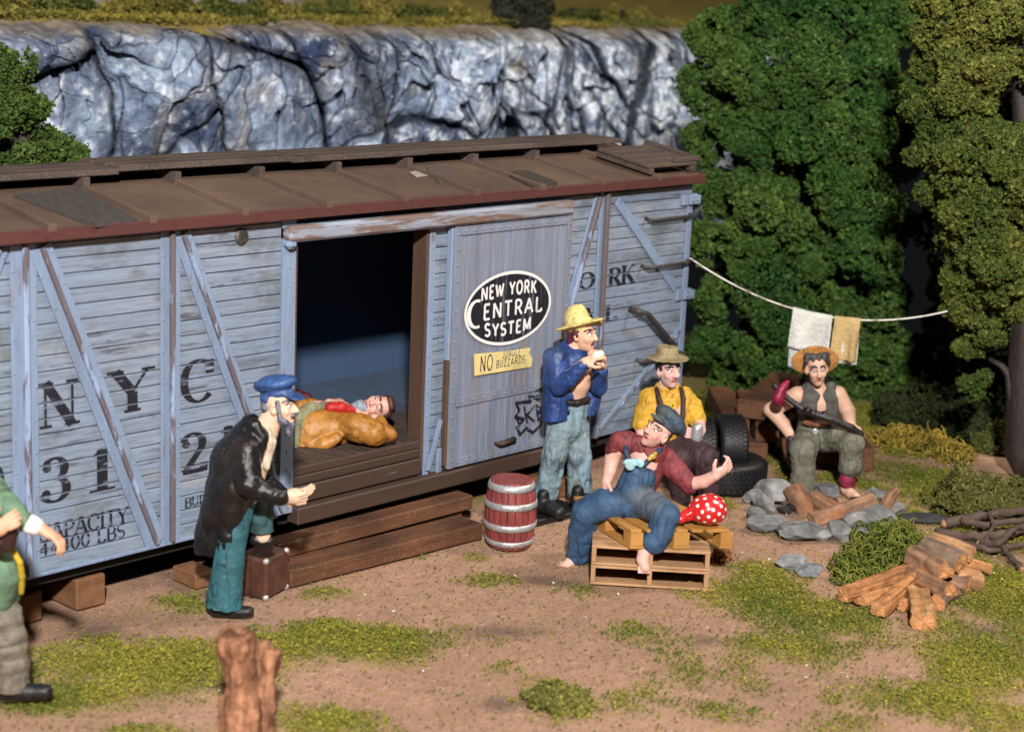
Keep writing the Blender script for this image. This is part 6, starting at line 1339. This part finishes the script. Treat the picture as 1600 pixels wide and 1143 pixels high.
# ---------------------------------------------------------------- man by the fire
F = Fig(at_z(1326, 772) + FH * .30); body = Sculpt(); fd = nz3(*(RR * .05 - FH * .97 + UP * -.10)); ud = nz3(*(UP + RR * -.10)); hc = F.J(1276, 577, -.08); pf, ey, H, ax = head(body, hc, fd, ud, 1.15, smile=True)
F.chain(body, [(1277, 600, .0, 11), (1278, 612, .0, 13)]); F.chain(body, [(1279, 628, .02, 22), (1278, 655, .02, 20), (1276, 680, .05, 20)], .05); F.chain(body, [(1258, 613, .02, 12), (1300, 612, .02, 12)], .04)
F.chain(body, [(1246, 617, .0, 14), (1205, 640, .08, 12), (1224, 662, -.04, 10), (1233, 677, -.10, 8)]); F.chain(body, [(1309, 616, .0, 14), (1325, 643, .0, 12), (1328, 662, -.22, 9)])
hand(body, F.J(1233, 676, -.10), -UP * .95 + RR * .05, RR * .7 + FH * .3, -1, .5, 1.15); hand(body, F.J(1327, 664, -.26), -FH * .5 - UP * .45 + RR * .25, -UP * .5 + FH * .6, 1, .75, 1.2)
F.chain(body, [(1262, 682, .0, 15), (1256, 700, -.30, 15), (1252, 775, -.26, 11)]); F.chain(body, [(1294, 682, .0, 15), (1331, 688, -.32, 14), (1324, 735, -.28, 9), (1322, 762, -.28, 9)])
body.chain([F.J(1323, 765, -.28), F.J(1330, 771, -.36), F.J(1338, 775, -.44)], [.055, .045, .035], .02)
man = sculpt_obj(body, 'person', .007, M_skin, None, F.b, (.60, .37, .27), None, lambda v, c: pf(v, c, brow=(.04, .03, .028), stubble=(.40, .25, .19)))
tag(man, 'person with a straw hat, open grey vest and bare arms sitting behind the campfire', 'person'); eyes_of(man, ey, -FH + RR * .1)
hr = Sculpt(); hr.ell(H(0, -.04, .055), V(.094, .08, .088), ax, .03)
for k in range(9): a_ = -1 + k * .25; hr.cap(H(a_ * .085, .035 - .03 * abs(a_), .125), H(a_ * .10 + .015 * math.sin(k * 3), .066 - .05 * abs(a_), .105 - .03 * abs(a_)), .024, .012, .02)
hr.cap(H(.09, .0, .07), H(.105, .01, .045), .02, .012, .02).cap(H(-.09, .0, .07), H(-.105, .01, .045), .02, .012, .02)
wear_on(man, 'hair', hr, .007, M_hair, (.055, .050, .048), .008, 4, (.012, .012, .012), sc_=26, thr=.3)
bx = nz3(*(FH * .92 + UP * .38)); hz_ = np.stack([ax[0], nz3(*np.cross(bx, ax[0])), bx]); ht = Sculpt(); ht.ell(H(0, -.065, .055), V(.225, .170, .020), np.stack([ax[0], nz3(*np.cross(bx, ax[0])), bx]), .02).ell(H(0, -.12, .075), V(.115, .10, .09), hz_, .03); ht.ell(H(0, -.02, .05), V(.088, .1, .085), ax, .01, True)
wear_on(man, 'straw_hat', ht, .007, M_clothp, (.46, .215, .065), .006, 9, (.20, .08, .02), sc_=18)
vs = Sculpt(); F.chain(vs, [(1267, 622, .0, 20), (1266, 650, .0, 19), (1263, 668, .0, 18)], .04); F.chain(vs, [(1294, 622, .0, 19), (1293, 646, .0, 17), (1294, 662, .02, 16)], .04); F.chain(vs, [(1278, 625, .1, 26), (1278, 660, .1, 24)], .04); F.chain(vs, [(1262, 606, .0, 10), (1258, 618, .0, 14)], .03); F.chain(vs, [(1298, 605, .0, 10), (1302, 618, .0, 13)], .03)
vs.carve(F.J(1281, 590, -.22), F.J(1283, 640, -.26), F.r(13), F.r(9), .01); vs.carve(F.J(1283, 640, -.26), F.J(1280, 690, -.28), F.r(9), F.r(18), .01)
wear_on(man, 'vest', vs, .008, M_clothp, (.082, .080, .070), .008, 24, (.025, .025, .02), sc_=8)
tr_ = Sculpt(); F.chain(tr_, [(1266, 674, .0, 22), (1288, 674, .0, 22)], .04); F.chain(tr_, [(1264, 684, -.02, 23), (1255, 702, -.30, 21), (1255, 730, -.30, 18), (1252, 772, -.27, 19)], .035); F.chain(tr_, [(1292, 684, -.02, 23), (1315, 684, -.2, 22), (1331, 693, -.33, 20), (1330, 712, -.31, 17), (1329, 726, -.30, 20)], .035)
tr_.keep(F.J(1254, 774, -.27), -UP)
def cut_cuff(v, c): return c
wear_on(man, 'trousers', tr_, .0085, M_clothp, (.150, .148, .112), .013, 26, (.03, .035, .025), sc_=10, thr=.18, dust=(.20, .18, .12))
F_b = F.J(1274, 674, -.20); mb = MB(); mb.lathe([(.030, 0), (.030, .006), (.022, .010), (.02, .006), (.0, .006)], 20, basis(-FH)[:, [1, 2, 0]], F_b); mb.build('buckle', M_silver, man)
be = Sculpt(); F.chain(be, [(1258, 660, -.15, 4), (1276, 662, -.20, 5), (1296, 662, -.14, 4)], .02); wear_on(man, 'sash', be, .007, M_clothp, (.18, .065, .03), .004, 3)
sk_ = Sculpt(); F.chain(sk_, [(1325, 742, -.28, 12), (1324, 750, -.28, 13), (1324, 757, -.28, 12)], .02); wear_on(man, 'sock', sk_, .006, M_clothp, (.20, .014, .04), .012, 8, (.04, .003, .008), sc_=14, thr=.2, st=(.3, .3, 1))
gl = Sculpt(); F.chain(gl, [(1234, 686, -.14, 6), (1240, 700, -.16, 8), (1238, 720, -.16, 8), (1244, 732, -.15, 5)], .02); F.chain(gl, [(1232, 694, -.14, 5), (1235, 716, -.16, 6)], .02)
g_ = wear_on(None, 'glove', gl, .006, M_glossp, (.030, .018, .018), .008, 3, sc_=20); tag(g_, 'wrinkled dark brown glove dangling from the hand of the campfire man', 'glove')
wk = Sculpt(); F.chain(wk, [(1210, 602, -.24, 4.5), (1232, 623, -.26, 4.5), (1255, 640, -.30, 5), (1278, 648, -.34, 6.5), (1300, 655, -.36, 6), (1330, 668, -.36, 6), (1343, 678, -.35, 6.5)], .01)
for (x, y) in ((1262, 643), (1288, 649), (1276, 650)): F.ell(wk, x, y - 2, -.34, 6, None, .01)
wk_ = wear_on(None, 'walking_stick', wk, .006, M_glossp, (.016, .013, .013), .003, 3); tag(wk_, 'dark knobbly stick lying across the lap of the campfire man', 'stick')
rb = Sculpt(); F.chain(rb, [(1217, 624, -.26, 9), (1220, 612, -.26, 8), (1226, 602, -.26, 6), (1231, 596, -.25, 3)], .02); F.ell(rb, 1216, 622, -.27, (9, 9, 11), VIEW, .02)
rb_ = wear_on(None, 'red_pouch', rb, .006, M_glossp, (.26, .010, .045), .004, 3, sc_=12); tag(rb_, 'small crimson cloth pouch tied near the upper end of the dark stick', 'pouch')

# ---------------------------------------------------------------- sleeper in the boxcar
fz = .752; Pz = lambda x, y, z: at_z(x, y, z)
hp = at_y(590, 638, .55); hp = V(hp[0], hp[1], max(hp[2], fz + .12)); b0 = Pz(470, 700, fz)
class FS(Fig): pass
F = Fig(V(*(at_z(540, 700, fz)[:2]), 0) + FH * .12)
body = Sculpt(); fd = nz3(*(-FH * .80 + UP * .50 - RR * .10)); ud = nz3(*(RR * .95 + UP * .12 + FH * .15)); hc = F.J(588, 636, .30); pf, ey, H, ax = head(body, hc, fd, ud, 1.12)
F.chain(body, [(562, 648, .25, 15), (530, 662, .15, 28), (480, 672, .1, 30), (430, 690, .1, 26)], .05); F.chain(body, [(556, 662, .05, 14), (606, 678, .02, 12), (585, 655, .12, 9)])
hand(body, F.J(512, 632, .25), -RR * .9 + UP * .1, -UP * .8 - FH * .4, 1, .4, 1.1); F.chain(body, [(545, 645, .3, 13), (530, 632, .4, 10), (514, 630, .26, 8)])
body.keep(V(0, 0, fz + .003), -UP)
man = sculpt_obj(body, 'person', .0075, M_skin, None, V(F.b[0], F.b[1], fz), (.64, .36, .30), None, lambda v, c: pf(v, c, brow=(.10, .04, .03)))
tag(man, 'person wrapped in an orange brown coat asleep on the floor inside the boxcar doorway', 'person'); eyes_of(man, ey, fd)
hr = Sculpt(); hr.ell(H(0, -.035, .065), V(.100, .090, .085), ax, .03).ell(H(0, .03, .12), V(.07, .05, .035), ax, .03); wear_on(man, 'hair', hr, .008, M_hair, (.085, .034, .024), .006, 4, sc_=24)
bd = Sculpt(); bd.ell(H(0, .062, -.105), V(.066, .05, .065), ax, .03).ell(H(0, .05, -.16), V(.055, .045, .06), ax, .03); wear_on(man, 'beard', bd, .007, M_hair, (.26, .29, .36), .006, 7, (.12, .14, .19), sc_=18)
ct = Sculpt(); F.chain(ct, [(548, 660, .12, 18), (520, 668, .08, 31), (490, 674, .06, 37), (462, 678, .05, 38), (430, 684, .05, 36)], .1); F.chain(ct, [(536, 664, .02, 20), (560, 668, -.04, 23), (585, 676, -.06, 21), (609, 679, -.04, 12)], .05)
F.chain(ct, [(607, 676, .0, 12), (594, 660, .10, 11), (580, 654, .18, 9)], .03); F.chain(ct, [(520, 640, .30, 14), (480, 636, .32, 15), (440, 638, .34, 15)], .05); F.chain(ct, [(478, 700, -.10, 12), (506, 694, -.12, 11), (528, 684, -.10, 9)], .05); F.chain(ct, [(488, 640, .1, 7), (480, 668, -.10, 7), (484, 700, -.13, 6)], .05)
ct.keep(V(0, 0, fz + .001), -UP)
wear_on(man, 'coat', ct, .010, M_glossp, (.32, .135, .022), .016, 30, (.06, .022, .006), sc_=6.5, st=(1, .5, .8), thr=.05, amt=.7, dust=(.40, .19, .05))
bl = Sculpt(); F.chain(bl, [(446, 696, -.15, 22), (458, 664, -.08, 20), (486, 640, .06, 12), (516, 634, .16, 8)], .04); bl.keep(V(0, 0, fz + .001), -UP); wear_on(man, 'shirt', bl, .009, M_clothp, (.215, .215, .125), .010, 31, (.07, .07, .04), sc_=8)
sf = Sculpt(); F.chain(sf, [(515, 636, .06, 8), (532, 636, .06, 9), (548, 641, .12, 8)], .02); wear_on(man, 'scarf', sf, .007, M_glossp, (.42, .020, .018), .006, 6, sc_=16)
lg_ = Sculpt(); F.chain(lg_, [(440, 640, .45, 16), (465, 618, .5, 10), (480, 620, .45, 8)], .03); wear_on(man, 'trousers', lg_, .010, M_clothp, (.10, .012, .016), .008, 3)

# ---------------------------------------------------------------- green coated man at the left edge
F = Fig(at_z(8, 1092)); body = Sculpt(); hc = F.J(-52, 690, 0); pf, ey, H, ax = head(body, hc, RR * .9 - FH * .4, UP, 1.15)
F.chain(body, [(-58, 715, 0, 17), (-50, 740, 0, 20)]); F.chain(body, [(-40, 790, 0, 45), (-25, 880, 0, 44), (-18, 930, 0, 36)], .06)
F.chain(body, [(-10, 770, -.1, 20), (20, 800, -.2, 17), (52, 820, -.22, 12), (60, 823, -.22, 11)]); hand(body, F.J(60, 823, -.22), RR * .8 - UP * .45, -UP * .8 + RR * -.3, 1, .55, 1.3, thumb=.8)
F.chain(body, [(-15, 950, -.05, 24), (10, 1010, -.1, 20), (14, 1070, -.1, 14)]); F.chain(body, [(-40, 950, .1, 24), (-60, 1080, .1, 15)])
F.chain(body, [(-80, 770, -.1, 20), (-50, 840, -.3, 16), (-4, 826, -.45, 12)]); hand(body, F.J(-14, 828, -.45), RR * .8 + UP * .4, FH * .8, 1, .7, 1.2)
man = sculpt_obj(body, 'person', .008, M_skin, None, F.b, (.62, .33, .22), None, lambda v, c: pf(v, c)); tag(man, 'person in a green coat and grey trousers cut off by the left edge, pointing down', 'person'); eyes_of(man, ey, RR)
ct = Sculpt(); F.chain(ct, [(-45, 765, 0, 48), (-35, 850, 0, 54), (-28, 900, -.02, 58), (-22, 945, 0, 52)], .06); F.chain(ct, [(-12, 768, -.08, 25), (8, 792, -.18, 23), (36, 813, -.22, 18)], .04); F.chain(ct, [(0, 860, -.12, 22), (8, 900, -.15, 24), (0, 935, -.13, 22)], .05); F.chain(ct, [(-85, 770, -.1, 26), (-52, 842, -.3, 22), (-20, 832, -.42, 17)], .04)
ct.keep(F.J(0, 950, 0), -UP + RR * .35)
wear_on(man, 'coat', ct, .010, M_clothp, (.105, .19, .115), .012, 33, (.03, .06, .035), sc_=6)
ho = Sculpt(); ho.ell(H(0, -.02, .11), V(.11, .13, .08), ax); wear_on(man, 'cap', ho, .010, M_clothp, (.10, .18, .11), .004)
cf = Sculpt(); F.chain(cf, [(47, 818, -.22, 15), (55, 821, -.22, 14)], .01); wear_on(man, 'cuff', cf, .007, M_clothp, (.75, .74, .72), .003)
cf = Sculpt(); F.chain(cf, [(-26, 832, -.42, 15), (-16, 829, -.44, 15)], .01); wear_on(man, 'cuff', cf, .008, M_clothp, (.75, .74, .72), .003)
bt = Sculpt(); F.chain(bt, [(22, 862, -.22, 5), (31, 878, -.20, 5), (34, 900, -.16, 5), (33, 925, -.12, 4)], .01); wear_on(man, 'coat_trim', bt, .007, M_clothp, (.45, .33, .03), .003)
bg = Sculpt(); F.chain(bg, [(-2, 845, -.36, 14), (12, 828, -.33, 16), (8, 848, -.33, 16)], .03); b_ = wear_on(None, 'dark_bag', bg, .008, M_glossp, (.035, .016, .014), .006); tag(b_, 'dark brown bag held against the green coat at the left edge', 'bag')
tr_ = Sculpt(); F.chain(tr_, [(-12, 945, -.05, 40), (8, 1000, -.10, 34), (16, 1040, -.1, 30), (17, 1072, -.1, 30)], .05); F.chain(tr_, [(-45, 950, .08, 36), (-60, 1075, .1, 28)], .05); tr_.keep(F.J(16, 1075, -.1), -UP); wear_on(man, 'trousers', tr_, .010, M_clothp, (.155, .135, .105), .018, 35, (.04, .03, .022), sc_=8, st=(.5, .5, 1.3), thr=.2)
for (x0, y0, x1, y1, d) in ((10, 1078, 70, 1080, -.12), (-65, 1080, -20, 1082, .1)):
    so = Sculpt(); shoe(so, F, (x0, y0), (x1, y1), d, r=15); so.keep(V(0, 0, .003), -UP); wear_on(man, 'shoe', so, .008, M_glossp, (.011, .011, .013), .003)
